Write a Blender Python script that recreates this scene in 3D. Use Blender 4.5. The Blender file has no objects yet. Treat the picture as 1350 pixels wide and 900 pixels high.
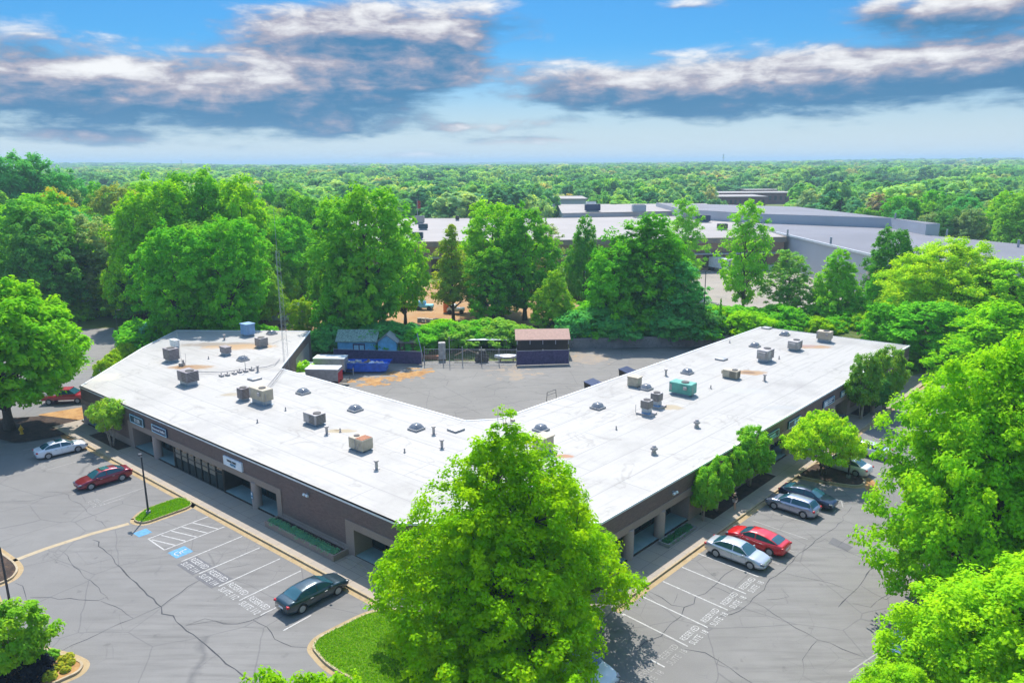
import bpy, bmesh, math, random
import numpy as np
from mathutils import Matrix, Vector
random.seed(7)
sc = bpy.context.scene
COL = sc.collection
# ---------------------------------------------------------------- camera model
F = 983.; CX = 675; CY = 450; PIT = math.radians(13.5); ROL = math.radians(.33); H = 30.
cp, sp, cr, sr = math.cos(PIT), math.sin(PIT), math.cos(ROL), math.sin(ROL)
RV = (cr, -sr*sp, -sr*cp); UV_ = (sr, cr*sp, cr*cp); DV = (0, cp, -sp)
def G(x, y, z=0.):
    """ground position (height z) seen at photo position x, y"""
    a = (x-CX)/F; b = (CY-y)/F
    d = [RV[i]*a+UV_[i]*b+DV[i] for i in range(3)]
    t = (z-H)/d[2]
    return (d[0]*t, d[1]*t)
def proj(X, Y, Z):
    v = (X, Y, Z-H); dot = lambda q: sum(a*b for a, b in zip(q, v))
    f = dot(DV); return (CX+F*dot(RV)/f, CY-F*dot(UV_)/f)
def at_depth(px, Y, z=6.):
    X = 0.
    for _ in range(20):
        X += (px-proj(X, Y, z)[0])*math.hypot(Y, H)/F
    return X
def zat(X, Y, py):
    lo, hi = -20, 120
    for _ in range(50):
        m = (lo+hi)/2
        if proj(X, Y, m)[1] > py: lo = m
        else: hi = m
    return m
cam = bpy.data.cameras.new('camera'); co = bpy.data.objects.new('camera', cam); COL.objects.link(co)
cam.sensor_width = 36; cam.lens = F/1350*36; cam.clip_start = .5; cam.clip_end = 60000
co.matrix_world = Matrix(((RV[0], UV_[0], -DV[0], 0), (RV[1], UV_[1], -DV[1], 0), (RV[2], UV_[2], -DV[2], H), (0, 0, 0, 1)))
sc.camera = co
# ---------------------------------------------------------------- materials
class NT:
    def __init__(s, tree): s.t = tree; s.n = tree.nodes; s.l = tree.links
    def node(s, ty, ins=None, **kw):
        n = s.n.new(ty)
        for k, v in kw.items(): setattr(n, k, v)
        for k, v in (ins or {}).items(): s.put(n.inputs[k], v)
        return n
    def put(s, sock, v):
        if isinstance(v, bpy.types.NodeSocket): s.l.new(v, sock)
        elif isinstance(v, (tuple, list)) and sock.type == 'RGBA' and len(v) == 3: sock.default_value = (*v, 1)
        else: sock.default_value = v
    def m(s, op, a, b=0., c=0.):
        n = s.n.new('ShaderNodeMath'); n.operation = op
        for i, v in enumerate((a, b, c)): s.put(n.inputs[i], v)
        return n.outputs[0]
    def mr(s, v, a, b, c=0., d=1., sm=False):
        n = s.node('ShaderNodeMapRange', {0: v, 1: a, 2: b, 3: c, 4: d})
        if sm: n.interpolation_type = 'SMOOTHSTEP'
        return n.outputs[0]
    def mix(s, f, a, b, mode='MIX'):
        n = s.n.new('ShaderNodeMix'); n.data_type = 'RGBA'; n.blend_type = mode
        s.put(n.inputs[0], f); s.put(n.inputs[6], a); s.put(n.inputs[7], b)
        return n.outputs[2]
    def noise(s, vec, scale, det=4., rough=.55, dist=0.):
        n = s.node('ShaderNodeTexNoise', {'Vector': vec, 'Scale': scale, 'Detail': det, 'Roughness': rough, 'Distortion': dist})
        return n.outputs[0]
def newmat(name):
    m = bpy.data.materials.new(name); m.use_nodes = True
    nt = NT(m.node_tree); b = m.node_tree.nodes['Principled BSDF']
    return m, nt, b
def geo(nt): return nt.node('ShaderNodeNewGeometry').outputs['Position']
def mat(name, col, rough=.7, metal=0., var=.12, scale=1.5, bump=0., bscale=8., spec=.5, coat=0.):
    """surface with a base colour that wanders a little"""
    m, nt, b = newmat(name)
    p = geo(nt)
    n = nt.noise(p, scale, 5.)
    lo = tuple(c*(1-var) for c in col); hi = tuple(min(1, c*(1+var)) for c in col)
    nt.put(b.inputs['Base Color'], nt.mix(nt.mr(n, .3, .7), lo, hi))
    b.inputs['Roughness'].default_value = rough; b.inputs['Metallic'].default_value = metal
    b.inputs['Specular IOR Level'].default_value = spec
    if coat: b.inputs['Coat Weight'].default_value = coat; b.inputs['Coat Roughness'].default_value = .04
    if bump:
        bn = nt.node('ShaderNodeBump', {'Height': nt.noise(p, bscale, 4.), 'Strength': bump, 'Distance': .03})
        nt.put(b.inputs['Normal'], bn.outputs[0])
    return m
M = {}
def setup_materials():
    # asphalt
    for name, base in (('asphalt', (.197, .189, .177)), ('asphalt_yard', (.21, .199, .18))):
        m, nt, b = newmat(name); p = geo(nt)
        big = nt.noise(p, .09, 5., .6); mid = nt.noise(p, .7, 5., .6); fine = nt.noise(p, 14., 3., .7)
        c = nt.mix(nt.mr(big, .35, .65), tuple(x*.86 for x in base), tuple(x*1.12 for x in base))
        c = nt.mix(nt.mr(mid, .3, .75, 0, .55), c, tuple(x*.80 for x in base))
        c = nt.mix(nt.mr(fine, .35, .7, 0, .45), c, tuple(x*1.25 for x in base))
        # old crazed cracks, only in some zones
        wv = nt.node('ShaderNodeTexNoise', {'Vector': p, 'Scale': .5, 'Detail': 3.}).outputs[1]
        pw = nt.mix(.16, p, wv, 'LINEAR_LIGHT')
        vo = nt.node('ShaderNodeTexVoronoi', {'Vector': pw, 'Scale': .16}, feature='DISTANCE_TO_EDGE').outputs[0]
        v2 = nt.node('ShaderNodeTexVoronoi', {'Vector': pw, 'Scale': .5}, feature='DISTANCE_TO_EDGE').outputs[0]
        zone = nt.mr(nt.noise(p, .12, 3.), .5, .62)
        crk = nt.m('MAXIMUM', nt.mr(vo, .0, .009, .5, 0), nt.m('MULTIPLY', nt.mr(v2, 0, .014, .5, 0), zone))
        c = nt.mix(crk, c, (.07, .07, .075))
        # tyre wear: streaks running along the two lot directions
        for ang, off in ((-.685, 0.), (.80, 5.)):
            mp = nt.node('ShaderNodeMapping', {'Vector': p, 'Rotation': (0, 0, -ang), 'Scale': (.10, 1.1, 1.)}); mp.inputs['Location'].default_value = (off, off, off)
            st = nt.noise(mp.outputs[0], 1.6, 4., .6)
            zn = nt.mr(nt.noise(p, .06+off*.004, 2.), .45, .6, 0, .5)
            c = nt.mix(nt.m('MULTIPLY', nt.mr(st, .5, .68), zn), c, tuple(x*.66 for x in base)); c = nt.mix(nt.m('MULTIPLY', nt.mr(st, .48, .3), nt.m('MULTIPLY', zn, .6)), c, tuple(x*1.22 for x in base))
        # oil drips
        oil = nt.mr(nt.noise(p, .75, 3.), .66, .74, 0, .55)
        c = nt.mix(oil, c, (.09, .088, .085))
        nt.put(b.inputs['Base Color'], c); b.inputs['Roughness'].default_value = .85
        b.inputs['Specular IOR Level'].default_value = .25
        M[name] = m
    # brick
    m, nt, b = newmat('dark_brick'); uv = nt.node('ShaderNodeUVMap').outputs[0]
    br = nt.node('ShaderNodeTexBrick', {'Vector': uv, 'Color1': (.14, .078, .066, 1), 'Color2': (.22, .13, .112, 1), 'Mortar': (.22, .17, .15, 1), 'Scale': 1., 'Mortar Size': .008, 'Brick Width': .24, 'Row Height': .08, 'Bias': -.1})
    c = nt.mix(nt.mr(nt.noise(geo(nt), .6, 4.), .35, .7, 0, .5), br.outputs[0], (.15, .115, .105))
    nt.put(b.inputs['Base Color'], c); b.inputs['Roughness'].default_value = .8; M['brick'] = m
    m, nt, b = newmat('red_brick'); uv = nt.node('ShaderNodeUVMap').outputs[0]
    br = nt.node('ShaderNodeTexBrick', {'Vector': uv, 'Color1': (.30, .17, .10, 1), 'Color2': (.36, .21, .13, 1), 'Mortar': (.35, .3, .25, 1), 'Scale': 1., 'Mortar Size': .01, 'Brick Width': .4, 'Row Height': .15})
    nt.put(b.inputs['Base Color'], br.outputs[0]); b.inputs['Roughness'].default_value = .8; M['red_brick'] = m
    # exposed aggregate (tan)
    m, nt, b = newmat('tan_aggregate'); p = geo(nt)
    c = nt.mix(nt.mr(nt.noise(p, 22., 3., .8), .35, .65), (.27, .19, .15), (.40, .30, .245))
    c = nt.mix(nt.mr(nt.noise(p, .8, 4.), .4, .7, 0, .4), c, (.27, .215, .19))
    nt.put(b.inputs['Base Color'], c); b.inputs['Roughness'].default_value = .85; M['tan'] = m
    # concrete walk with joints (UV in metres)
    m, nt, b = newmat('sidewalk_concrete'); uv = nt.node('ShaderNodeUVMap').outputs[0]; p = geo(nt)
    br = nt.node('ShaderNodeTexBrick', {'Vector': uv, 'Color1': (.37, .30, .225, 1), 'Color2': (.32, .27, .215, 1), 'Mortar': (.13, .12, .11, 1), 'Scale': 1., 'Mortar Size': .018, 'Brick Width': 1.5, 'Row Height': 1.5})
    br.offset = 0
    c = nt.mix(nt.mr(nt.noise(p, .5, 5., .65), .35, .7, 0, .5), br.outputs[0], (.33, .30, .26))
    nt.put(b.inputs['Base Color'], c); b.inputs['Roughness'].default_value = .85; M['walk'] = m
    # roof membrane: UV = wing coordinates
    m, nt, b = newmat('white_roof_membrane'); uv = nt.node('ShaderNodeUVMap').outputs[0]; p = geo(nt)
    br = nt.node('ShaderNodeTexBrick', {'Vector': uv, 'Color1': (.425, .405, .375, 1), 'Color2': (.40, .382, .354, 1), 'Mortar': (.27, .265, .26, 1), 'Scale': 1., 'Mortar Size': .05, 'Mortar Smooth': .6, 'Brick Width': 14., 'Row Height': 3.1})
    c = br.outputs[0]
    n1 = nt.noise(p, .13, 6., .65); n2 = nt.noise(p, .9, 5., .65)
    c = nt.mix(nt.mr(n1, .5, .72, 0, .75), c, (.29, .275, .255))
    c = nt.mix(nt.mr(n2, .55, .8, 0, .4), c, (.26, .25, .235))
    # ponding rings, scuffs along the seams
    pond = nt.noise(p, .22, 3., .5, .6); c = nt.mix(nt.m('MULTIPLY', nt.mr(nt.m('ABSOLUTE', nt.m('SUBTRACT', pond, .62)), .0, .02, .45, 0), nt.mr(n2, .35, .55)), c, (.20, .185, .165))
    mp = nt.node('ShaderNodeMapping', {'Vector': uv, 'Scale': (.05, .9, 1.)}); c = nt.mix(nt.mr(nt.noise(mp.outputs[0], 2., 5., .7), .52, .68, 0, .55), c, (.27, .258, .24))
    sx = nt.node('ShaderNodeSeparateXYZ', {0: p})
    nn = nt.noise(p, .55, 5., .7)
    def spot(px, py, rx, ry, col, amt, z=4.6, ang=0.):
        nonlocal c
        X, Y = G(px, py, z)
        dx = nt.m('DIVIDE', nt.m('SUBTRACT', sx.outputs[0], X), rx); dy = nt.m('DIVIDE', nt.m('SUBTRACT', sx.outputs[1], Y), ry)
        d = nt.m('SQRT', nt.m('ADD', nt.m('MULTIPLY', dx, dx), nt.m('MULTIPLY', dy, dy)))
        d = nt.m('ADD', d, nt.m('MULTIPLY', nt.m('SUBTRACT', nn, .5), 1.5))
        c = nt.mix(nt.mr(d, .55, 1.05, amt, 0, True), c, col)
    spot(255, 448, 17, 5.5, (.33, .33, .32), .6); spot(300, 454, 8, 1.8, (.20, .16, .12), .8); spot(318, 457, 6, 2.0, (.40, .24, .10), .8)  # first spot: the grove's shade put into the colour as grey; others are brown stains
    spot(212, 452, 4, 5, (.36, .36, .34), .4); spot(350, 447, 4, 3, (.36, .32, .27), .5)  # first spot: more of the grove's shade, painted as grey
    spot(254, 484, 3.6, 1.5, (.30, .17, .07), .92); spot(243, 484, 1.3, .8, (.25, .13, .05), .9)
    spot(305, 520, 1.5, .7, (.32, .25, .14), .6); spot(364, 549, .8, .5, (.4, .3, .2), .0)
    spot(449, 568, 1.5, .7, (.34, .26, .13), .75); spot(446, 567, .5, .3, (.2, .14, .07), .8); spot(884, 537, 1.5, 1.0, (.34, .25, .12), .65)
    spot(989, 491, 2.3, 1.2, (.33, .18, .06), .85); spot(987, 491, 1.1, .5, (.16, .09, .05), .8); spot(1072, 457, 3.3, 1.3, (.35, .20, .09), .85); spot(1066, 456, 1.6, .7, (.30, .2, .18), .8)
    spot(745, 601, 1., .5, (.36, .16, .07), .9); spot(133, 497, 2.8, 2, (.55, .50, .40), .6)
    spot(1030, 537, 2.2, .8, (.36, .36, .35), .7); spot(1172, 450, 5, 3, (.36, .36, .35), .5); spot(1185, 458, 3, 2.5, (.25, .25, .24), .7)
    spot(985, 515, 3, 1, (.40, .40, .39), .5); spot(341, 487, 4, 1, (.36, .34, .31), .6)
    nt.put(b.inputs['Base Color'], c); b.inputs['Roughness'].default_value = .6; b.inputs['Specular IOR Level'].default_value = .3; M['roof'] = m
    # glass
    for name, col in (('glass', (.006, .02, .02)), ('car_glass', (.02, .09, .12))):
        m, nt, b = newmat(name); b.inputs['Base Color'].default_value = (*col, 1); b.inputs['Roughness'].default_value = .06
        b.inputs['Specular IOR Level'].default_value = .9; M[name] = m
    # ground
    m, nt, b = newmat('ground_cover'); p = geo(nt)
    c = nt.mix(nt.mr(nt.noise(p, .02, 6.), .35, .65), (.09, .14, .035), (.17, .21, .06))
    c = nt.mix(nt.mr(nt.noise(p, .3, 5., .7), .5, .75, 0, .7), c, (.17, .11, .055))
    nt.put(b.inputs['Base Color'], c); b.inputs['Roughness'].default_value = .95; b.inputs['Specular IOR Level'].default_value = .1; M['ground'] = m
    def mott(name, a, b_, sc1, c3=None, rough=.95):
        m, nt, b = newmat(name); p = geo(nt)
        c = nt.mix(nt.mr(nt.noise(p, sc1, 6., .7), .35, .65), a, b_)
        if c3: c = nt.mix(nt.mr(nt.noise(p, sc1*3.3, 4., .7), .55, .7), c, c3)
        nt.put(b.inputs['Base Color'], c); b.inputs['Roughness'].default_value = rough; b.inputs['Specular IOR Level'].default_value = .15
        bn = nt.node('ShaderNodeBump', {'Height': nt.noise(p, 9., 4.), 'Strength': .5, 'Distance': .05}); nt.put(b.inputs['Normal'], bn.outputs[0])
        M[name] = m
    mott('straw', (.30, .15, .055), (.50, .30, .12), .8, (.40, .26, .13))
    mott('mulch', (.035, .028, .024), (.09, .06, .045), 1.2, (.14, .09, .055))
    mott('orange_dirt', (.36, .19, .08), (.42, .27, .14), .15, (.30, .25, .19))
    mott('turf', (.08, .18, .008), (.13, .26, .012), 1.5, (.16, .19, .035))
    mott('weedy_bank', (.05, .09, .02), (.11, .15, .04), .5, (.22, .14, .06))
    mott('concrete_pad', (.30, .26, .21), (.36, .32, .27), .05, (.26, .24, .21))
    mott('kerb', (.40, .31, .19), (.46, .38, .26), .8, (.30, .24, .17))
    mott('gutter', (.36, .26, .13), (.42, .32, .19), .9, (.26, .17, .09))
    mott('dust', (.33, .27, .20), (.24, .22, .20), .4, (.42, .28, .15))
    mott('concrete_wall', (.20, .20, .20), (.32, .31, .29), .5, (.14, .14, .14))
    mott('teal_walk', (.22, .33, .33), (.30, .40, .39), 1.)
    M['white_paint'] = mat('white_line_paint', (.42, .41, .39), .8, var=.3, scale=5)
    M['letter_paint'] = mat('faded_lettering_paint', (.43, .42, .40), .8, var=.3, scale=7)
    M['worn_paint'] = mat('worn_line_paint', (.29, .28, .26), .8, var=.25, scale=5)
    M['blue_paint'] = mat('blue_marking_paint', (.065, .24, .40), .7, var=.25, scale=4)
    M['crack'] = mat('asphalt_crack', (.055, .055, .06), .95, var=.3)
    M['patch'] = mat('asphalt_patch', (.125, .122, .125), .9, var=.1)
    M['dark_metal'] = mat('dark_pole_metal', (.045, .05, .06), .45, .3)
    M['black'] = mat('black_rubber', (.02, .02, .022), .6)
    M['frame'] = mat('bronze_mullion', (.05, .045, .04), .4, .4)
    M['column'] = mat('pinkish_column_aggregate', (.40, .31, .27), .85, var=.12, scale=20)
    M['galv'] = mat('galvanised_metal', (.40, .42, .45), .45, .6)
    M['hvac'] = mat('grey_unit_paint', (.40, .37, .36), .55, .1, var=.18, scale=2)
    M['hvac_purple'] = mat('weathered_unit_paint', (.27, .24, .25), .6, .1, var=.2, scale=2)
    M['beige'] = mat('beige_unit_paint', (.47, .40, .30), .6, 0, var=.15, scale=2)
    M['teal'] = mat('green_unit_paint', (.10, .36, .29), .5, 0, var=.15)
    M['blue_tarp'] = mat('blue_tarp', (.20, .36, .58), .5, 0, var=.2)
    M['fan'] = mat('fan_grille', (.06, .055, .055), .5, .5)
    M['rust'] = mat('rusty_panel', (.33, .13, .06), .8, 0, var=.4, scale=6)
    M['curb_blue'] = mat('unit_curb_metal', (.30, .36, .42), .4, .4)
    M['dome'] = mat('acrylic_dome', (.17, .18, .20), .15, 0, var=.08, spec=.9)
    M['lip'] = mat('skylight_frame', (.32, .33, .35), .5, .4)
    M['white'] = mat('white_enamel', (.78, .78, .78), .4)
    M['sign_face'] = mat('white_sign_face', (.80, .84, .92), .4)
    M['sign_teal'] = mat('dark_teal_sign_face', (.012, .06, .085), .4)
    M['sign_navy'] = mat('dark_navy_sign_face', (.012, .03, .10), .4)
    M['sign_edge'] = mat('pale_blue_sign_edge', (.45, .70, .82), .4)
    M['blue_shed'] = mat('light_blue_siding', (.20, .55, .80), .6, var=.15)
    M['mossy'] = mat('mossy_shingle', (.26, .36, .30), .9, var=.6, scale=5)
    M['purple_screen'] = mat('fence_privacy_mesh', (.075, .06, .135), .8, var=.3, scale=3)
    M['brown_roof'] = mat('brown_shingle', (.50, .31, .24), .85, var=.12, scale=3)
    M['blue_steel'] = mat('blue_dumpster_paint', (.015, .13, .62), .45, var=.2)
    M['red'] = mat('red_paint', (.55, .02, .03), .4)
    M['yellow'] = mat('yellow_hydrant_paint', (.75, .42, .02), .4)
    M['wood'] = mat('weathered_timber', (.25, .17, .11), .8, var=.3, scale=4)
    M['stone'] = mat('pale_field_stone', (.45, .42, .38), .85, var=.3, scale=3)
    M['pallet'] = mat('grey_crate_board', (.46, .43, .39), .8, var=.2, scale=3)
    M['warehouse'] = mat('pale_panel_wall', (.50, .50, .53), .7, var=.06, scale=.1)
    M['grey_roof'] = mat('grey_membrane', (.15, .15, .175), .7, var=.14, scale=.06)
    M['tan_roof'] = mat('pale_gravel_roof', (.33, .30, .28), .85, var=.12, scale=.05)
    M['far_red'] = mat('brick_red_wall', (.26, .09, .07), .8)
    M['orange'] = mat('orange_paint', (.75, .18, .03), .5)
    M['bark'] = mat('tree_bark', (.11, .085, .065), .9, var=.35, scale=6, bump=.6)
    M['pale_bark'] = mat('smooth_pale_bark', (.36, .29, .23), .8, var=.25, scale=5)
    M['skin'] = mat('skin', (.50, .30, .22), .6)
    M['hair'] = mat('dark_hair', (.02, .014, .01), .5)
    M['cloth_black'] = mat('black_cloth', (.015, .015, .018), .9)
    M['cloth_white'] = mat('white_cloth', (.7, .68, .66), .9)
    # corrugated door
    m, nt, b = newmat('roll_door'); uv = nt.node('ShaderNodeUVMap').outputs[0]
    w = nt.node('ShaderNodeTexWave', {'Vector': uv, 'Scale': 1.2}, bands_direction='X').outputs[1]
    nt.put(b.inputs['Base Color'], nt.mix(nt.mr(w, 0, 1), (.30, .25, .22), (.42, .36, .32))); M['roll_door'] = m
    # leaves
    def leafmat(name, use_obj=True):
        m, nt, b = newmat(name)
        at = nt.node('ShaderNodeAttribute', attribute_name='tint').outputs['Fac']
        oi = nt.node('ShaderNodeObjectInfo')
        if use_obj: base = oi.outputs['Color']
        else:
            r = nt.node('ShaderNodeValToRGB', {0: oi.outputs['Random']}); e = r.color_ramp.elements
            e[0].color = (0.062, 0.178, 0.058, 1); e[0].position = 0
            e[1].color = (0.415, 0.411, 0.140, 1); e[1].position = 1
            for ps, cc in ((.12, (0.083, 0.234, 0.083)), (.28, (0.124, 0.315, 0.058)), (.42, (0.180, 0.398, 0.058)), (.55, (0.083, 0.219, 0.094)), (.68, (0.264, 0.466, 0.071)), (.8, (0.276, 0.411, 0.130)), (.9, (0.111, 0.301, 0.094))):
                q = e.new(ps); q.color = (*cc, 1)
            base = r.outputs[0]
        c = nt.mix(nt.mr(at, 0., 1., .0, .55), base, nt.mix(1., base, (.42, .74, 1.3), 'MULTIPLY'))
        c = nt.mix(nt.mr(at, .62, .0, 0, .5), c, nt.mix(1., base, (1.5, 1.15, .8), 'MULTIPLY'))
        d = nt.node('ShaderNodeBsdfDiffuse', {0: c}); tr = nt.node('ShaderNodeBsdfTranslucent', {0: nt.mix(1., c, (1.0, .82, .4), 'MULTIPLY')})
        mx = nt.node('ShaderNodeAddShader', {0: d.outputs[0], 1: tr.outputs[0]})
        out = m.node_tree.nodes['Material Output']; nt.l.new(mx.outputs[0], out.inputs[0]); m.node_tree.nodes.remove(b)
        M[name] = m
    leafmat('leaf'); leafmat('leaf_mass', False)
setup_materials()
def paint(name, col, metal=.0):
    m, nt, b = newmat(name); b.inputs['Base Color'].default_value = (*col, 1); b.inputs['Roughness'].default_value = .28
    b.inputs['Metallic'].default_value = metal; b.inputs['Coat Weight'].default_value = 1; b.inputs['Coat Roughness'].default_value = .03
    return m
# ---------------------------------------------------------------- object helpers
def tag(o, label=None, cat=None, group=None, kind=None):
    if label: o['label'] = label
    if cat: o['category'] = cat
    if group: o['group'] = group
    if kind: o['kind'] = kind
    return o
def empty(name, loc=(0, 0, 0), rz=0., **kw):
    o = bpy.data.objects.new(name, None); COL.objects.link(o); o.location = loc; o.rotation_euler = (0, 0, rz)
    return tag(o, **kw)
def link(name, me, parent=None, loc=None, rz=None):
    o = bpy.data.objects.new(name, me); COL.objects.link(o)
    if parent: o.parent = parent
    if loc is not None: o.location = loc
    if rz is not None: o.rotation_euler = (0, 0, rz)
    return o
def kids(o): return [c for c in o.children]
def copy_tree(o, parent=None):
    c = o.copy(); COL.objects.link(c); c.parent = parent
    for ch in kids(o): copy_tree(ch, c)
    return c
class MB:
    """collects shapes, links them as ONE mesh object"""
    def __init__(s, T=None): s.v = []; s.f = []; s.m = []; s.uv = []; s.T = T or Matrix()
    def add(s, vs, fs, mi=0, uvs=None):
        o = len(s.v)
        s.v += [tuple(s.T @ Vector(v)) for v in vs]; s.f += [tuple(i+o for i in f) for f in fs]; s.m += [mi]*len(fs)
        for k, f in enumerate(fs):
            if uvs: s.uv += [uvs[i] for i in f]
            else:   # metre-scaled box mapping in the local frame
                P = [Vector(vs[i]) for i in f]; n = (P[1]-P[0]).cross(P[2]-P[0])
                ax = max(range(3), key=lambda i: abs(n[i]))
                s.uv += [((p.y, p.z) if ax == 0 else (p.x, p.z) if ax == 1 else (p.x, p.y)) for p in P]
        return s
    def bx(s, x0, x1, y0, y1, z0, z1, mi=0):
        vs = [(x, y, z) for z in (z0, z1) for y in (y0, y1) for x in (x0, x1)]
        return s.add(vs, [(0, 2, 3, 1), (4, 5, 7, 6), (0, 1, 5, 4), (2, 6, 7, 3), (0, 4, 6, 2), (1, 3, 7, 5)], mi)
    def rbox(s, c, sz, rz=0., mi=0, bev=0.):
        T0 = s.T; s.T = T0 @ Matrix.Translation(c) @ Matrix.Rotation(rz, 4, 'Z')
        x, y, z = sz[0]/2, sz[1]/2, sz[2]/2
        if not bev: s.bx(-x, x, -y, y, -z, z, mi)
        else:
            vs = []; 
            for zz, k in ((-z, bev), (-z+bev, 0), (z-bev, 0), (z, bev)):
                for (a, b) in ((-x+bev, -y+k), (x-bev, -y+k), (x-k, -y+bev), (x-k, y-bev), (x-bev, y-k), (-x+bev, y-k), (-x+k, y-bev), (-x+k, -y+bev)): vs.append((a, b, zz))
            fs = [tuple(range(7, -1, -1)), tuple(range(24, 32))]
            for r in range(3):
                for i in range(8): fs.append((r*8+i, r*8+(i+1) % 8, r*8+8+(i+1) % 8, r*8+8+i))
            s.add(vs, fs, mi)
        s.T = T0; return s
    def poly(s, pts, z, mi=0, uvf=None):
        return s.add([(x, y, z) for x, y in pts], [tuple(range(len(pts)))], mi, [uvf(x, y) for x, y in pts] if uvf else None)
    def prism(s, pts, z0, z1, mi=0):
        n = len(pts); s.add([(x, y, z0) for x, y in pts]+[(x, y, z1) for x, y in pts], [tuple(range(n-1, -1, -1)), tuple(range(n, 2*n))], mi)
        for i in range(n):
            j = (i+1) % n; a, b = pts[i], pts[j]; L = math.dist(a, b)
            s.add([(*a, z0), (*b, z0), (*b, z1), (*a, z1)], [(0, 1, 2, 3)], mi, [(0, z0), (L, z0), (L, z1), (0, z1)])
        return s
    def tube(s, pts, rad, n=8, mi=0, cap=True):
        if not isinstance(rad, (list, tuple)): rad = [rad]*len(pts)
        P = [Vector(p) for p in pts]; vs = []; fs = []
        for i, p in enumerate(P):
            d = (P[min(i+1, len(P)-1)]-P[max(i-1, 0)]).normalized()
            a = d.orthogonal().normalized() if i == 0 else (a-d*a.dot(d)).normalized()
            b = d.cross(a)
            for k in range(n):
                t = 2*math.pi*k/n; vs.append(p+(a*math.cos(t)+b*math.sin(t))*rad[i])
        for i in range(len(P)-1):
            for k in range(n): fs.append((i*n+k, i*n+(k+1) % n, (i+1)*n+(k+1) % n, (i+1)*n+k))
        if cap: fs += [tuple(range(n-1, -1, -1)), tuple(range((len(P)-1)*n, len(P)*n))]
        return s.add([tuple(v) for v in vs], fs, mi)
    def cyl(s, c, r, z0, z1, n=20, mi=0, r1=None): return s.tube([(c[0], c[1], z0), (c[0], c[1], z1)], [r, r if r1 is None else r1], n, mi)
    def strip(s, pts, w, z, mi=0):
        """flat ribbon on the ground, mitred at its corners"""
        n = len(pts); L = []; Rr = []
        for i in range(n):
            a = Vector(pts[max(i-1, 0)]); b = Vector(pts[min(i+1, n-1)]); d = (b-a).normalized(); q = Vector((-d.y, d.x))
            ww = w[i] if isinstance(w, (list, tuple)) else w
            L.append(Vector(pts[i])+q*ww/2); Rr.append(Vector(pts[i])-q*ww/2)
        for i in range(n-1): s.add([(*Rr[i], z), (*Rr[i+1], z), (*L[i+1], z), (*L[i], z)], [(0, 1, 2, 3)], mi)
        return s
    def wall(s, pts, w, z0, z1, mi=0, side=0.):
        """low wall or kerb following a path; side shifts it across its width"""
        n = len(pts); A = []; B = []
        for i in range(n):
            a = Vector(pts[max(i-1, 0)]); b = Vector(pts[min(i+1, n-1)]); d = (b-a).normalized(); q = Vector((-d.y, d.x))
            A.append(Vector(pts[i])+q*(side+w/2)); B.append(Vector(pts[i])+q*(side-w/2))
        for i in range(n-1):
            a0, a1, b0, b1 = A[i], A[i+1], B[i], B[i+1]
            s.add([(*b0, z0), (*b1, z0), (*a1, z0), (*a0, z0), (*b0, z1), (*b1, z1), (*a1, z1), (*a0, z1)],
                  [(4, 5, 6, 7), (0, 1, 5, 4), (2, 3, 7, 6)]+([(0, 4, 7, 3)] if i == 0 else [])+([(1, 2, 6, 5)] if i == n-2 else []), mi)
        return s
    def mesh(s, name, mats, smooth=False):
        me = bpy.data.meshes.new(name); me.from_pydata(s.v, [], s.f)
        for m in mats: me.materials.append(m)
        me.polygons.foreach_set('material_index', s.m)
        u = me.uv_layers.new(name='UVMap'); u.data.foreach_set('uv', [c for p in s.uv for c in p])
        if smooth: me.polygons.foreach_set('use_smooth', [True]*len(s.f))
        me.update(); return me
    def build(s, name, mats, parent=None, smooth=False, **kw):
        mats = [M[m] if isinstance(m, str) else m for m in (mats if isinstance(mats, (list, tuple)) else [mats])]
        o = link(name, s.mesh(name, mats, smooth), parent)
        return tag(o, **kw)
def frame(P, Q):
    """local frame of a wing: x along its front wall, y into the building"""
    a = math.atan2(Q[1]-P[1], Q[0]-P[0])
    return Matrix.Translation((P[0], P[1], 0)) @ Matrix.Rotation(a, 4, 'Z'), a
def rounded(pts, r=1.2, n=5):
    """closed path with rounded corners"""
    out = []; N = len(pts)
    for i in range(N):
        a, b, c = Vector(pts[i-1]), Vector(pts[i]), Vector(pts[(i+1) % N])
        u = (a-b); v = (c-b); rr = min(r, u.length*.45, v.length*.45); p = b+u.normalized()*rr; q = b+v.normalized()*rr
        for k in range(n+1):
            t = k/n; out.append(tuple(p*(1-t)**2+b*2*t*(1-t)+q*t*t))
    return out
def textmesh(name, s, size, T, m, parent=None, depth=0., stretch=1., align='CENTER', bold=0., **kw):
    cu = bpy.data.curves.new('t', 'FONT'); cu.body = s; cu.size = size; cu.align_x = align; cu.align_y = 'CENTER'; cu.extrude = depth; cu.offset = bold; cu.resolution_u = 2
    to = bpy.data.objects.new('t', cu); COL.objects.link(to); bpy.context.view_layer.update()
    me = bpy.data.meshes.new_from_object(to.evaluated_get(bpy.context.evaluated_depsgraph_get()))
    me.name = name; me.transform(T @ Matrix.Diagonal((stretch, 1, 1, 1))); me.materials.clear(); me.materials.append(M[m])
    bpy.data.objects.remove(to); bpy.data.curves.remove(cu)
    return tag(link(name, me, parent), **kw)
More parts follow.
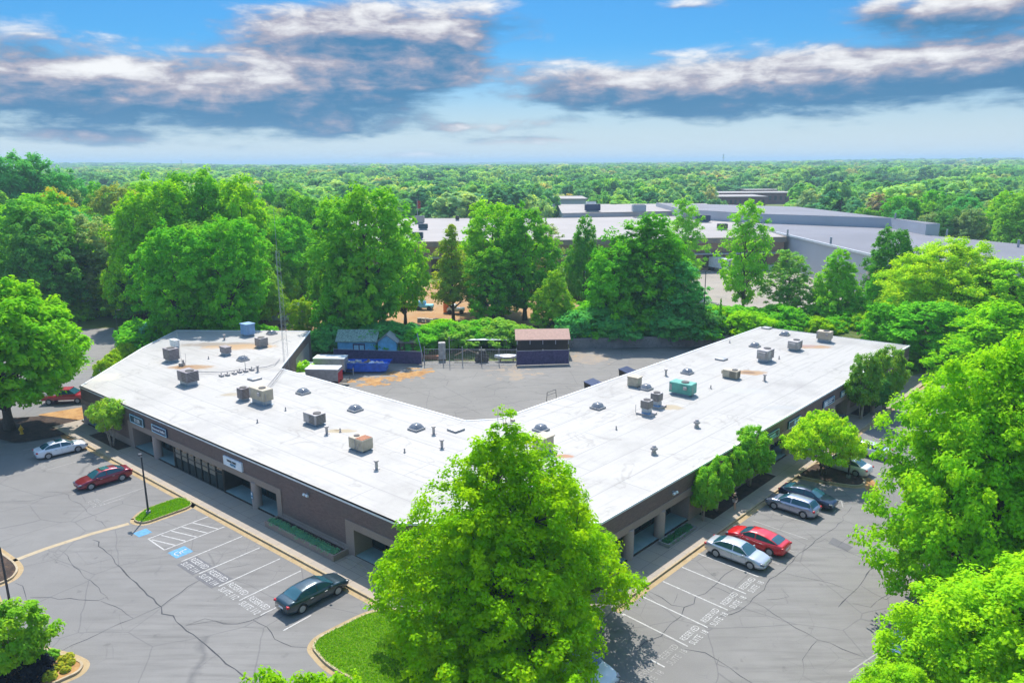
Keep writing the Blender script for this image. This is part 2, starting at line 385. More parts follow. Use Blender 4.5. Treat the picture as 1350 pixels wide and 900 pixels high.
def blob(name, m, c, r, seed=0, parent=None, sub=2, amp=.25, **kw):
    bm = bmesh.new(); bmesh.ops.create_icosphere(bm, subdivisions=sub, radius=1.); rnd = random.Random(seed)
    ph = [rnd.uniform(0, 6) for _ in range(6)]
    for v in bm.verts:
        x, y, z = v.co; k = 1+amp*(math.sin(3*x+ph[0])*math.sin(3*y+ph[1])+.6*math.sin(6*z+ph[2])*math.sin(5*x+ph[3]))
        v.co = Vector((x*r[0]*k+c[0], y*r[1]*k+c[1], z*r[2]*k+c[2]))
    me = bpy.data.meshes.new(name); bm.to_mesh(me); bm.free(); me.materials.append(M[m])
    return tag(link(name, me, parent), **kw)
# ---------------------------------------------------------------- trees
def prof(shape, u):
    if shape == 'round': return math.sqrt(max(0, 1-(2*u-1)**2))**.8
    if shape == 'oval': return math.sqrt(max(0, 1-(2*u-1)**2))**.7*(1.08-.25*u)
    if shape == 'egg': return min(1, (1-u)**.62*1.22)*min(1, .55+u*3.2)
    if shape == 'pyramid': return min(1, (1-u)**.80*1.22)*min(1, .6+u*3)
    if shape == 'cone': return (1-u)**.85*min(1, .5+u*5)
    if shape == 'dome': return math.sqrt(max(0, 1-u**2.2))*min(1, .75+u*2.5)
    if shape == 'vase': return min(1, .35+u*1.6)*math.sqrt(max(0, 1-max(0, (u-.45)/.55)**2.4))
    if shape == 'column': return min(1, (1-u)*3)**.6*min(1, .6+u*4)
def crown_mesh(seed, R, z0, z1, shape, ncl, nleaf, leaf, clr, lump=.2, hollow=.45, matname='leaf', up=.5):
    rnd = np.random.default_rng(seed); C = []; ph = rnd.uniform(0, 6.28, 8)
    us = np.linspace(.01, .99, 60); w = np.array([max(.05, prof(shape, u))**1.3 for u in us]); w /= w.sum()
    # irregular big lobes
    nl = 9; lob = [(rnd.uniform(0, 6.28), rnd.uniform(.05, .9), rnd.uniform(.55, 1.)) for _ in range(nl)]
    for _ in range(ncl):
        u = rnd.choice(us, p=w)+rnd.uniform(-.01, .01); th = rnd.uniform(0, 6.28)
        k = 1+lump*(math.sin(2*th+ph[0]+3*u)*.6+math.sin(3*th+ph[1]-5*u)*.5+math.sin(5*th+ph[2]+9*u)*.45+math.sin(9*th+ph[3]+17*u)*.3)
        f = 1-hollow*rnd.random()**1.6
        r = R*max(.06, prof(shape, min(.99, max(.01, u))))*k*f
        zz = z0+(z1-z0)*u+(z1-z0)*lump*.12*math.sin(3*th+ph[4])*u
        C.append((r*math.cos(th), r*math.sin(th), zz))
    C = np.array(C); N = ncl*nleaf
    cid = np.repeat(np.arange(ncl), nleaf); cs = rnd.uniform(.65, 1.35, ncl)[cid][:, None]
    off = rnd.normal(0, 1, (N, 3)); off /= np.linalg.norm(off, axis=1)[:, None]+1e-6
    rad = rnd.random((N, 1))**.45
    P = C[cid]+off*rad*clr*cs*np.array([1, 1, .62])
    P[:, 2] -= .25*clr*(off[:, 0]**2+off[:, 1]**2)*rad[:, 0]
    cen = np.array([0, 0, z0+(z1-z0)*.45]); out = P-cen; out /= np.linalg.norm(out, axis=1)[:, None]+1e-6
    nr = off*.55+out*.35+rnd.normal(0, .45, (N, 3)); nr[:, 2] += up; nr /= np.linalg.norm(nr, axis=1)[:, None]
    a = np.cross(nr, rnd.normal(0, 1, (N, 3))); a /= np.linalg.norm(a, axis=1)[:, None]+1e-6; b = np.cross(nr, a)
    s = leaf*rnd.uniform(.45, 1.55, (N, 1))
    V = np.stack([P-a*s, P-b*s*.55+nr*s*.12, P+a*s, P+b*s*.55+nr*s*.12], 1).reshape(-1, 3)
    me = bpy.data.meshes.new('crown'); me.vertices.add(N*4); me.vertices.foreach_set('co', V.astype(np.float32).ravel())
    me.loops.add(N*4); me.loops.foreach_set('vertex_index', np.arange(N*4, dtype=np.int32))
    me.polygons.add(N); me.polygons.foreach_set('loop_start', np.arange(0, N*4, 4, dtype=np.int32)); me.polygons.foreach_set('loop_total', np.full(N, 4, dtype=np.int32))
    t = np.clip(rnd.random(ncl)[cid]*.7+rnd.random(N)*.3, 0, 1)
    at = me.attributes.new('tint', 'FLOAT', 'FACE'); at.data.foreach_set('value', t.astype(np.float32))
    me.materials.append(M[matname]); me.update(calc_edges=True)
    return me, C
def trunk_mesh(seed, C, r0, z0, z1, lean=.3, nlimb=16, m='bark', stems=1, spread=0., nside=9, twigs=2):
    rnd = random.Random(seed); b = MB()
    idx = list(range(len(C))); rnd.shuffle(idx)
    per = max(1, nlimb//stems); q = 0
    for st in range(stems):
        a = 2*math.pi*st/stems+rnd.uniform(-.4, .4); bx, by = spread*.25*math.cos(a), spread*.25*math.sin(a)
        top = z0+(z1-z0)*rnd.uniform(.72, .82); tx, ty = bx+math.cos(a)*spread+rnd.uniform(-lean, lean), by+math.sin(a)*spread+rnd.uniform(-lean, lean)
        pts = []; n = 8
        for i in range(n+1):
            t = i/n; pts.append((bx+(tx-bx)*t+math.sin(t*5+seed)*lean*.25, by+(ty-by)*t+math.cos(t*4+seed)*lean*.25-lean*.25, top*t))
        rr = r0/(stems**.5); rads = [rr*(1.35 if i == 0 else 1)*(1-.85*(i/n)) for i in range(n+1)]
        b.tube(pts, rads, nside)
        for k in range(per):
            if q >= len(idx): break
            c = C[idx[q]]; q += 1
            zb = max(z0*.6, min(top*.95, c[2]-math.hypot(c[0], c[1])*rnd.uniform(.5, .9))); t = zb/top; i = min(n-1, int(t*n)); f = t*n-i
            s = Vector(pts[i]).lerp(Vector(pts[i+1]), f); e = Vector(c); mid = s.lerp(e, .5)+Vector((0, 0, (e-s).length*.08))
            lr = rr*(1-.85*t)*.5
            b.tube([s, s.lerp(mid, .5), mid, mid.lerp(e, .5), e], [lr, lr*.8, lr*.6, lr*.4, lr*.15], 5)
            for _ in range(twigs):
                if q < len(idx):
                    # nearest of a few random clusters
                    cand = min((C[rnd.randrange(len(C))] for _ in range(12)), key=lambda w: (Vector(w)-mid).length); e2 = Vector(cand)
                    if (e2-mid).length < .6*z1: b.tube([mid, mid.lerp(e2, .5)+Vector((0, 0, .15)), e2], [lr*.5, lr*.35, lr*.1], 4)
    return b.mesh('trunk', [M[m]], True)
TREE_LIB = {}
def tree_kind(key, **k):
    """one tree of unit-true size; copies are scaled a little"""
    g = dict(k); cm, C = crown_mesh(g['seed'], g['R'], g['z0'], g['z1'], g['shape'], g['ncl'], g['nleaf'], g['leaf'], g['clr'], g.get('lump', .2), g.get('hollow', .45), up=g.get('up', .85))
    tm = trunk_mesh(g['seed'], C, g['r0'], g['z0'], g['z1'], g.get('lean', .3), g.get('nlimb', 16), g.get('bark', 'bark'), g.get('stems', 1), g.get('spread', 0.), g.get('nside', 9), g.get('twigs', 2))
    TREE_LIB[key] = (cm, tm, g['R'], g['z1'])
def plant(key, X, Y, h, r, col, label, name='tree', cat='tree', group=None, z=0., rz=None):
    cm, tm, R0, Z0 = TREE_LIB[key]
    root = empty(name, (X, Y, z), random.uniform(0, 6.28) if rz is None else rz, label=label, cat=cat, group=group)
    root.scale = (r/R0, r/R0, h/Z0)
    a = link('crown', cm, root); a.color = (*col, 1)
    link('trunk', tm, root)
    return root
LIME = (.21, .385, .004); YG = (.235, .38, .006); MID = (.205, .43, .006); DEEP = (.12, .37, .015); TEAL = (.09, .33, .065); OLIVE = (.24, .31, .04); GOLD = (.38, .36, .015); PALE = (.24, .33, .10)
tree_kind('big', seed=11, R=8.2, z0=1.2, z1=16.5, shape='pyramid', ncl=2300, nleaf=78, leaf=.11, clr=.56, lump=.26, hollow=.75, r0=.42, nlimb=80, lean=.5, twigs=5, up=.8)
tree_kind('wide', seed=23, R=8., z0=1.8, z1=15., shape='dome', ncl=1500, nleaf=100, leaf=.14, clr=.75, lump=.26, hollow=.6, r0=.4, nlimb=50, lean=.5, up=.9)
tree_kind('maple', seed=31, R=8., z0=4., z1=17., shape='oval', ncl=800, nleaf=75, leaf=.24, clr=.95, lump=.16, hollow=.45, r0=.5, nlimb=26, up=.9)
tree_kind('small_vase', seed=41, R=2., z0=1.5, z1=4.2, shape='vase', ncl=170, nleaf=70, leaf=.09, clr=.34, lump=.2, hollow=.5, r0=.16, stems=4, spread=.8, nlimb=24, lean=.12, bark='pale_bark', nside=6)
tree_kind('small_round', seed=43, R=2., z0=1.4, z1=5., shape='oval', ncl=220, nleaf=70, leaf=.11, clr=.38, lump=.22, hollow=.45, r0=.14, stems=3, spread=.5, nlimb=18, lean=.15, bark='pale_bark', nside=6)
tree_kind('umbrella', seed=47, R=4., z0=1.7, z1=5.2, shape='dome', ncl=420, nleaf=75, leaf=.11, clr=.42, lump=.2, hollow=.5, r0=.22, stems=3, spread=1.0, nlimb=24, lean=.2, bark='bark', nside=7)
tree_kind('bushy', seed=53, R=1.2, z0=.05, z1=1.4, shape='dome', ncl=160, nleaf=60, leaf=.07, clr=.22, lump=.12, hollow=.3, r0=.05, nlimb=8, lean=.05, nside=5)
for i, (sh, lump) in enumerate((('oval', .22), ('round', .2), ('egg', .22), ('dome', .26))):
    tree_kind('mid%d' % i, seed=61+i, R=6., z0=2.5, z1=18., shape=sh, ncl=560, nleaf=48, leaf=.25, clr=.85, lump=lump*1.35, hollow=.55, r0=.42, nlimb=30, nside=7, up=.9)
tree_kind('thin', seed=71, R=4., z0=3.5, z1=18., shape='cone', ncl=260, nleaf=55, leaf=.2, clr=.8, lump=.3, hollow=.7, r0=.28, nlimb=40, nside=7, twigs=3)
tree_kind('airy', seed=73, R=4.5, z0=3., z1=18., shape='oval', ncl=240, nleaf=50, leaf=.22, clr=.85, lump=.34, hollow=.75, r0=.3, nlimb=44, nside=7, twigs=3)
tree_kind('spruce', seed=79, R=3.2, z0=.4, z1=9., shape='cone', ncl=260, nleaf=55, leaf=.16, clr=.6, lump=.15, hollow=.5, r0=.2, nlimb=10, nside=6)
tree_kind('bare', seed=83, R=3., z0=1.5, z1=9., shape='vase', ncl=60, nleaf=6, leaf=.12, clr=.5, lump=.3, hollow=.9, r0=.22, nlimb=60, nside=6, twigs=5, bark='pale_bark')
tree_kind('shrub', seed=89, R=2.4, z0=.1, z1=3.2, shape='dome', ncl=150, nleaf=45, leaf=.16, clr=.5, lump=.3, hollow=.4, r0=.1, nlimb=10, nside=5)
def simple_tree(seed, R, zt, shape, ncl, nleaf, leaf, clr, matname, lump=.2):
    cm, C = crown_mesh(seed, R, 1.5, zt, shape, ncl, nleaf, leaf, clr, lump, .18, matname, up=.6)
    # trunk joined in: small far trees are one mesh
    bm = bmesh.new(); bm.from_mesh(cm); q = bmesh.ops.create_cone(bm, segments=6, radius1=.35, radius2=.12, depth=zt*.8, matrix=Matrix.Translation((0, 0, zt*.4)))
    for v in q['verts']:
        for f in v.link_faces: f.material_index = 1
    bm.to_mesh(cm); bm.free(); cm.materials.append(M['bark']); return cm
FAR = [simple_tree(101+i, 5.2, 14., sh, 64, 36, .62, 1.5, 'leaf', .14) for i, sh in enumerate(('round', 'oval', 'egg', 'dome', 'round'))]
# ---------------------------------------------------------------- terrain and paving
def th(x, y):
    r = math.hypot(x, y)
    k = min(1, max(0, (r-700)/2500.))
    return k*(9*math.sin(x/610.+1)*math.sin(y/830.+.5)+6*math.sin(x/290.+y/410.))+max(0, (r-5000)/9000.)*10*(1+.6*math.sin(math.atan2(y, x)*23+2)+.3*math.sin(math.atan2(y, x)*61))
def ground():
    vs = []; fs = []; radii = [0, 30, 60, 120, 240, 400, 700, 1000, 1400, 1900, 2500, 3300, 4300, 5600, 7500, 10000, 13500]; n = 128
    for r in radii:
        for k in range(n):
            t = 2*math.pi*k/n; x, y = r*math.cos(t), 60+r*math.sin(t); vs.append((x, y, th(x, y)-.03))
    for i in range(len(radii)-1):
        for k in range(n): fs.append((i*n+k, (i+1)*n+k, (i+1)*n+(k+1) % n, i*n+(k+1) % n))
    MB().add(vs, fs, 0).build('ground', 'ground', kind='structure')
ground()
P0 = (-51.0, 84.3); P1 = (-8.38, 49.48); P2 = (6.35, 49.38); P3 = (56.0, 101.86); P4 = (39.1, 114.5); P5 = (-1.2, 72.1); P6 = (-4.74, 71.5); P7 = (-29.58, 91.77); P8 = (-31.44, 113.4); P9 = (-52.78, 114.57); P10 = (-52.67, 103.43)
TL, AL = frame(P0, P1); TR, AR = frame(P2, P3); LL = math.dist(P0, P1); LR = math.dist(P2, P3)
def L_(s, d): v = TL @ Vector((s, -d, 0)); return (v.x, v.y)     # d: metres out from the left wing's front
def R_(s, d): v = TR @ Vector((s, -d, 0)); return (v.x, v.y)
Z1, Z2, Z3 = .004, .008, .012
lot = [(-95, 16), (75, 16), (84, 118), (56.5, 102.2), P2, P1, P0, (-53.5, 104), (-54, 116), (-62, 134), (-90, 137), (-118, 132), (-120, 80)]
MB().poly(lot, Z1).build('parking_lot', 'asphalt', kind='structure')
yard = [P7, P6, P5, P4, (44, 121), (31, 120.6), (9.5, 119.4), (9, 112), (-31.3, 112.4)]
MB().poly(yard, Z1).build('rear_yard', 'asphalt_yard', kind='structure')
# dirt and loading pad beyond the yard
MB().poly([G(*q) for q in ((352, 442), (345, 400), (430, 372), (560, 372), (650, 372), (760, 390), (770, 432), (745, 446), (560, 452), (440, 452))], Z1).build('dirt_ground', 'orange_dirt', kind='structure')
MB().poly([G(*q) for q in ((880, 356), (1040, 352), (1150, 372), (1160, 402), (1000, 408), (915, 398), (900, 380))], Z2).build('loading_pad', 'concrete_pad', kind='structure')
MB().strip([G(*q) for q in ((-300, 330), (100, 318), (290, 312), (420, 309), (560, 307))], 9, .02).build('road', 'concrete_pad', kind='structure')
MB().poly([G(*q) for q in ((1000, 275), (900, 290), (600, 300), (520, 300), (560, 268), (1000, 262))], Z1).build('far_parking_lot', 'asphalt_yard', kind='structure')
# pale aged lot at far left, seen past the roof
MB().poly([G(*q) for q in ((-200, 520), (0, 512), (60, 500), (110, 492), (152, 472), (160, 446), (150, 432), (60, 436), (-200, 450))], Z2).build('side_lot', 'asphalt_yard', kind='structure')
# straw and mulch
def ragged(pts, amp=.45, step=.5):
    out = []; rg = random.Random(len(pts)*7+int(abs(pts[0][0])*10))
    for i in range(len(pts)):
        a, b = Vector(pts[i]), Vector(pts[(i+1) % len(pts)]); n = max(1, int((b-a).length/step)); q = (b-a).normalized()
        for k in range(n): p = a.lerp(b, k/n); d = rg.gauss(0, amp); out.append((p.x-q.y*d, p.y+q.x*d))
    return out
def litter(px, m, n=1):
    pts = [G(*q) for q in px]; MB().poly(ragged(rounded(pts, .8), .22), Z2+.001).build('leaf_litter', m, kind='structure')
    cx_, cy_ = sum(p[0] for p in pts)/len(pts), sum(p[1] for p in pts)/len(pts); b = MB(); rg = random.Random(int(px[0][0])); rr = max(math.dist(p, (cx_, cy_)) for p in pts)*1.25
    for _ in range(46):
        a = rg.uniform(0, 6.28); d = rr*rg.uniform(.3, 1.1); x, y = cx_+d*math.cos(a), cy_+d*math.sin(a)*.8; s = rg.uniform(.08, .4)
        b.poly(ragged([(x+s*1.8*math.cos(t), y+s*math.sin(t)) for t in (0, .9, 1.8, 2.7, 3.6, 4.5, 5.4)], s*.2, s*.6), Z2+.0015+_*.00002)
    b.build('leaf_litter', m, kind='structure')
def patch(name, m, px, z=Z3, r=1.): MB().poly(rounded([G(*q) for q in px], r), z).build(name, m, kind='structure')
patch('planting_strip', 'mulch', ((-120, 580), (-40, 556), (10, 552), (60, 549), (100, 552), (96, 571), (70, 577), (20, 585), (-10, 577), (-60, 590)), .12)
patch('pine_straw', 'straw', ((48, 548), (112, 537), (118, 548), (108, 555), (84, 552)), .13, .6)
# pine straw drift at the rear yard
for px in (((480, 505), (486, 497), (505, 500), (498, 509)), ((520, 492), (560, 488), (572, 491), (545, 496), (525, 500)), ((752, 468), (775, 466), (805, 470), (800, 476), (770, 480), (754, 476)), ((668, 484), (685, 484), (692, 500), (672, 502))):
    litter(px, 'dust' if px[0][0] in (668, 752) else 'straw')
# ---------------------------------------------------------------- kerbs, walks, islands
def walkmesh(T, x0, x1, d0, d1, name):
    b = MB(T); b.bx(x0, x1, -d1, -d0, -.1, .13); return b.build(name, 'walk', kind='structure')
walkmesh(TL, -1.5, LL+6, -2.6, 2.85, 'sidewalk'); walkmesh(TR, -6, LR+1, -2.6, 2.85, 'sidewalk')
MB().prism([L_(LL-1, 2.9), (1., 42.6), (4.9, 43.3), R_(1, 2.9), P2, P1], -.1, .127).build('sidewalk', 'walk', kind='structure')
def kerb(path, name='kerb', w=.16, g=.45, side=1):
    b = MB(); b.wall(path, w, -.05, .15); b.build(name, 'kerb', kind='structure')
    b = MB(); b.strip([tuple(Vector(p)) for p in offset(path, side*(w/2+g/2))], g, Z2); b.build('gutter', 'gutter', kind='structure')
def offset(path, d):
    out = []; n = len(path)
    for i in range(n):
        a = Vector(path[max(i-1, 0)]); b = Vector(path[min(i+1, n-1)]); q = (b-a).normalized(); out.append((path[i][0]-q.y*d, path[i][1]+q.x*d))
    return out
cL0, cL1 = L_(-1.5, 2.93), L_(LL+1.5, 2.93); cR0, cR1 = R_(-2.4, 2.93), R_(LR, 2.93)
kerb([cL0, cL1], side=-1); kerb([cR0, cR1], side=-1)
def island(px, m, name, r=1.2, g=.35):
    pts = [G(*q) if q[1] > 100 else q for q in px]; rp = rounded(pts, r)
    A = sum(rp[i][0]*rp[(i+1) % len(rp)][1]-rp[(i+1) % len(rp)][0]*rp[i][1] for i in range(len(rp)))
    if A < 0: rp.reverse()
    MB().prism(rp, -.05, .12).build(name, m, kind='structure')
    cl = rp+[rp[0], rp[1]]
    b = MB(); b.wall(cl, .15, -.05, .152); b.build('kerb', 'kerb', kind='structure')
    MB().strip(offset(cl, -(.075+g/2)), g, Z2).build('gutter', 'gutter', kind='structure')
    return rp
I1 = island([(176, 687), (190, 690.5), (256, 667), (240, 655.5), (190, 673)], 'turf', 'grass_island', 1.)
corner = [G(503, 800), G(420, 842), G(412, 854), G(432, 878), G(474, 900), (-6.5, 33.5), (-2.5, 31.5), (2.2, 35), (4.4, 39.5), (4.9, 43.1), (1.5, 42.6)]
I2 = island([tuple(p) for p in corner], 'turf', 'grass_island', 2.)
I3 = island([(1049, 628), (1076, 611), (1096, 618), (1135, 628), (1141, 637), (1132, 642), (1099, 638)], 'mulch', 'mulch_island', .9)
I4 = island([(-60, 690), (0, 729), (19, 743), (24, 752), (16, 763), (0, 770), (-60, 790)], 'mulch', 'mulch_island', 1.)
I5 = island([(-60, 846), (-10, 843), (40, 853), (95, 868), (110, 876), (104, 887), (78, 898), (30, 925), (-60, 960)], 'straw', 'pine_straw_island', 1.2)
I6 = island([(1226, 810), (1250, 812), (1350, 850), (1350, 1000), (1210, 1000), (1190, 905)], 'mulch', 'mulch_island', 1.)
I7 = island([(1225, 735), (1240, 700), (1350, 640), (1450, 700), (1350, 790)], 'mulch', 'mulch_island', 1.)
MB().poly(rounded([G(-60, 780), G(-5, 770), G(6, 800), G(2, 830), G(-60, 850)], .8), Z3).build('gutter', 'gutter', kind='structure')
MB().strip([G(17, 739), G(60, 723), G(120, 703.5), G(170, 690)], .5, Z2).build('concrete_gutter_strip', 'kerb', kind='structure')
patch('dust_patch', 'straw', ((1143, 628), (1152, 633), (1160, 645), (1150, 650), (1140, 645)), Z3, .4)
patch('dust_patch', 'straw', ((78, 572), (92, 572), (102, 580), (112, 588), (96, 584), (84, 580)), Z3, .3)
# ---------------------------------------------------------------- paint
pl = MB(); wl = MB()
def line(b, a, c, w=.11): b.strip([G(*a), G(*c)], w, Z3+.001)
def S(ox, oy, s, *q): return [(ox+a/s, oy+b/s) for a, b in q]
for q in (((115, 375), (710, 155)), ((275, 485), (870, 255)), ((445, 598), (1045, 350)), ((620, 718), (1220, 462)), ((115, 375), (275, 485)),
          ((150, 383), (390, 440)), ((245, 340), (495, 400)), ((345, 297), (600, 358)), ((445, 257), (705, 318)), ((548, 215), (805, 277))):
    line(pl, *S(180, 660, 7.5, *q))
for q in (((437, 320), (1045, 45)), ((640, 460), (1250, 165)), ((850, 605), (1010, 525)), ((1075, 757), (1350, 605))): line(pl, *S(230, 730, 7.5, *q))
for q in (((755, 70), (1350, 300)), ((595, 205), (1225, 467)), ((405, 345), (1045, 628)), ((200, 495), (848, 800)), ((10, 665), (400, 860))): line(pl, *S(820, 720, 7.5, *q))
for q in (((400, 408), (650, 537)), ((0, 660-450+10), (20, 230)), ((285, 668), (422, 742))): line(pl, *S(820, 780, 7.5, *q))
for q in (((90, 345), (635, 530)), ((300, 275), (700, 380)), ((440, 628), (500, 655)), ((260, 740), (350, 778)), ((965, 140), (985, 215)), ((895, 265), (915, 235))): line(wl, *S(980, 640, 7.5, *q), .1)
for q in (((120, 385), (620, 255)), ((230, 448), (700, 315)), ((480, 690), (1070, 520)), ((760, 800), (1000, 720)), ((790, 760), (1230, 610)), ((0, 250), (330, 180))): line(wl, *S(30, 560, 7.5, *q), .1)
for a, c in (((1120, 885), (1180, 845)), ((1155, 866), (1210, 880)), ((1166, 852), (1222, 868)), ((1124, 896), (1180, 915))): line(wl, a, c, .1)
pl.build('parking_lines', 'white_paint', kind='structure'); wl.build('parking_lines', 'worn_paint', kind='structure')
def stall_text(p, ang, l1, l2, m='letter_paint', s=1.):
    T = Matrix.Translation((p[0], p[1], Z3+.002)) @ Matrix.Rotation(ang, 4, 'Z')
    for t, dy, wd in ((l1, .37, 2.2), (l2, -.37, 2.1)):
        o = textmesh('stall_lettering', t, 1., Matrix(), m, bold=.0, kind='structure'); xs = [v.co.x for v in o.data.vertices]; ys = [v.co.y for v in o.data.vertices]
        cx, cy_ = (max(xs)+min(xs))/2, (max(ys)+min(ys))/2; o.data.transform(T @ Matrix.Translation((0, dy*s, 0)) @ Matrix.Diagonal((wd*s/(max(xs)-min(xs)), .52*s/(max(ys)-min(ys)), 1, 1)) @ Matrix.Translation((-cx, -cy_, 0)))
# left lot: read from the drive lane
AS = AL
def mid(*p): return tuple(sum(c)/len(p) for c in zip(*p))
ends = [G(*q) for q in S(180, 660, 7.5, (445, 598), (620, 718))+S(230, 730, 7.5, (437, 320), (640, 460), (850, 605))]
inb = Vector((math.cos(AL+math.pi/2), math.sin(AL+math.pi/2)))
for i, t in enumerate(('SUITE 114', 'SUITE 114', 'SUITE 112', 'SUITE 112')):
    m_ = Vector(mid(ends[i], ends[i+1]))+inb*.38
    if i < 2:
        q = MB(Matrix.Translation((m_.x, m_.y, 0)) @ Matrix.Rotation(AL, 4, 'Z')); q.bx(-1.2, 1.2, -.85, .8, .004, Z3-.001+.0); q.build('asphalt_blackout', 'patch', kind='structure')
    stall_text(m_, AL, 'RESERVED', t)
endr = [G(*q) for q in S(820, 720, 7.5, (1400, 322), (1225, 467), (1045, 628), (848, 800))+S(820, 780, 7.5, (645, 535), (418, 742))]
last = Vector(endr[-1])+(Vector(endr[-1])-Vector(endr[-2])); endr.append(tuple(last))
inr = Vector((math.cos(AR+math.pi/2), math.sin(AR+math.pi/2)))
for i in range(6):
    m_ = Vector(mid(endr[i], endr[i+1]))+inr*.25
    stall_text(m_, AR, 'RESERVED', 'SUITE  18', 'letter_paint' if i < 4 else 'worn_paint', .88)
for q, n in (((68, 617), 0), ((122, 657+5), 1), ((138, 671), 2)):
    if n == 0: stall_text(G(59, 613), AL, 'RESERVED', 'SUITE', 'worn_paint', .8)
stall_text(G(126, 663), AL, 'RESERVED', 'SUITE', 'worn_paint', .8); stall_text(G(48, 603), AL, 'RESERVED', 'SUITE', 'worn_paint', .8)
def wheelchair(px, m1, m2, s=.7):
    c = G(*px); T = Matrix.Translation((c[0], c[1], 0)) @ Matrix.Rotation(AL, 4, 'Z')
    b = MB(T); b.bx(-s, s, -s, s, .004, Z3); b.build('accessible_bay_square', m1, kind='structure')
    b = MB(T @ Matrix.Rotation(math.pi/2*0, 4, 'Z') @ Matrix.Scale(s/.7, 4)); z = Z3+.003
    ring = [(.02+.27*math.cos(t), -.2+.27*math.sin(t)) for t in [math.radians(a) for a in range(150, 400, 18)]]
    b.strip(ring, .075, z); b.strip([(-.1, .3), (-.06, -.05), (.2, -.08), (.34, -.42), (.46, -.38)], .09, z); b.strip([(-.08, .12), (.2, .12)], .075, z)
    b.poly([(-.1+.09*math.cos(t*.7), .45+.09*math.sin(t*.7)) for t in range(9)], z); b.build('wheelchair_symbol', m2, kind='structure')
wheelchair((238, 727.5), 'blue_paint', 'white_paint'); wheelchair((188, 702), 'blue_paint', 'worn_paint', .55)
# ---------------------------------------------------------------- cracks
cr_ = MB()
def crack(pts, w=.07, jit=.22, seed=[0]):
    seed[0] += 1; rnd = random.Random(seed[0]); g = [Vector(G(*q)) for q in pts]; out = []
    for i in range(len(g)-1):
        n = max(1, int((g[i+1]-g[i]).length/.7))
        for k in range(n):
            p = g[i].lerp(g[i+1], k/n); d = (g[i+1]-g[i]).normalized(); q = Vector((-d.y, d.x))
            out.append(p+q*(rnd.gauss(0, jit*.45) if k else 0))
    out.append(g[-1]); W = [w*rnd.uniform(.25, 1.0) for _ in out]; W[0] = W[-1] = w*.3
    cr_.strip([tuple(p) for p in out], W, Z2+.002)
for pts, w in (
    ([(78, 725), (140, 785)], .06), ([(122, 711), (150, 737), (180, 768), (213, 800), (240, 825), (262, 842), (290, 866), (320, 890), (335, 900)], .11),
    ([(40, 787), (130, 791), (142, 786)], .07), ([(133, 792), (160, 803), (176, 815), (214, 798), (262, 765), (270, 750)], .08),
    ([(176, 815), (130, 835), (95, 850), (80, 858)], .07), ([(243, 825), (270, 815), (295, 822), (330, 818), (348, 810), (362, 800)], .08),
    ([(334, 817), (352, 826), (362, 842), (385, 852), (405, 853)], .1), ([(246, 824), (285, 818), (300, 822)], .05),
    ([(282, 790), (300, 782)], .04), ([(285, 755), (300, 748), (330, 743)], .05), ([(140, 786), (143, 790)], .05),
    ([(20, 768), (30, 772), (33, 782), (35, 790)], .07), ([(0, 722), (20, 718)], .04), ([(60, 648), (85, 650), (110, 668), (140, 695)], .05),
    ([(84, 650), (40, 660), (0, 662)], .05), ([(110, 745), (150, 735)], .04), ([(150, 748), (175, 740)], .03), ([(262, 880), (290, 860)], .03),
    ([(970, 748), (946, 768), (930, 782), (902, 800), (898, 812), (884, 822), (876, 832), (872, 838), (850, 846), (840, 855)], .11),
    ([(902, 800), (885, 797), (872, 787), (855, 779)], .08), ([(938, 772), (962, 782), (980, 790), (1008, 800), (1035, 818), (1078, 843), (1110, 855), (1140, 866)], .07),
    ([(902, 855), (930, 860), (950, 872), (975, 890), (1000, 905)], .08), ([(872, 838), (900, 855)], .05),
    ([(1078, 843), (1064, 860), (1060, 880)], .04), ([(1025, 758), (1010, 770), (988, 795), (975, 805), (950, 812)], .08),
    ([(1022, 760), (1045, 740), (1072, 716), (1075, 712), (1105, 690), (1120, 672), (1123, 668)], .07), ([(1072, 716), (1088, 710), (1120, 728), (1155, 742), (1186, 752)], .05),
    ([(1105, 800), (1125, 780), (1140, 762), (1156, 742), (1168, 732)], .09), ([(1136, 772), (1168, 790), (1175, 785)], .06), ([(1035, 755), (1080, 765), (1128, 780)], .04),
    ([(1105, 720), (1128, 698), (1142, 706), (1165, 715)], .04), ([(1124, 795), (1148, 800), (1156, 792), (1190, 775)], .05), ([(1010, 790), (1040, 786), (1030, 775)], .04),
    ([(888, 795), (892, 787), (893, 782)], .04), ([(948, 866), (945, 875), (960, 880)], .04), ([(1075, 712), (1060, 700)], .03),
    ([(470, 512), (540, 505), (600, 500), (680, 487)], .05), ([(560, 530), (630, 515), (700, 508), (800, 500)], .06), ([(600, 545), (680, 530), (740, 520)], .05),
    ([(520, 505), (560, 520), (610, 535), (640, 548)], .05), ([(700, 490), (740, 500), (790, 498)], .04), ([(630, 490), (622, 500)], .04), ([(780, 490), (880, 485)], .05),
    ([(80, 720), (70, 730), (85, 738), (95, 733)], .03), ([(62, 730), (75, 742), (92, 748)], .03)):
    crack(pts, w)
cr_.build('cracks', 'crack', kind='structure')
MB().poly([G(*q) for q in ((1098, 708), (1125, 721), (1117, 727), (1092, 716))], Z2+.001).build('asphalt_patch', 'patch', kind='structure')
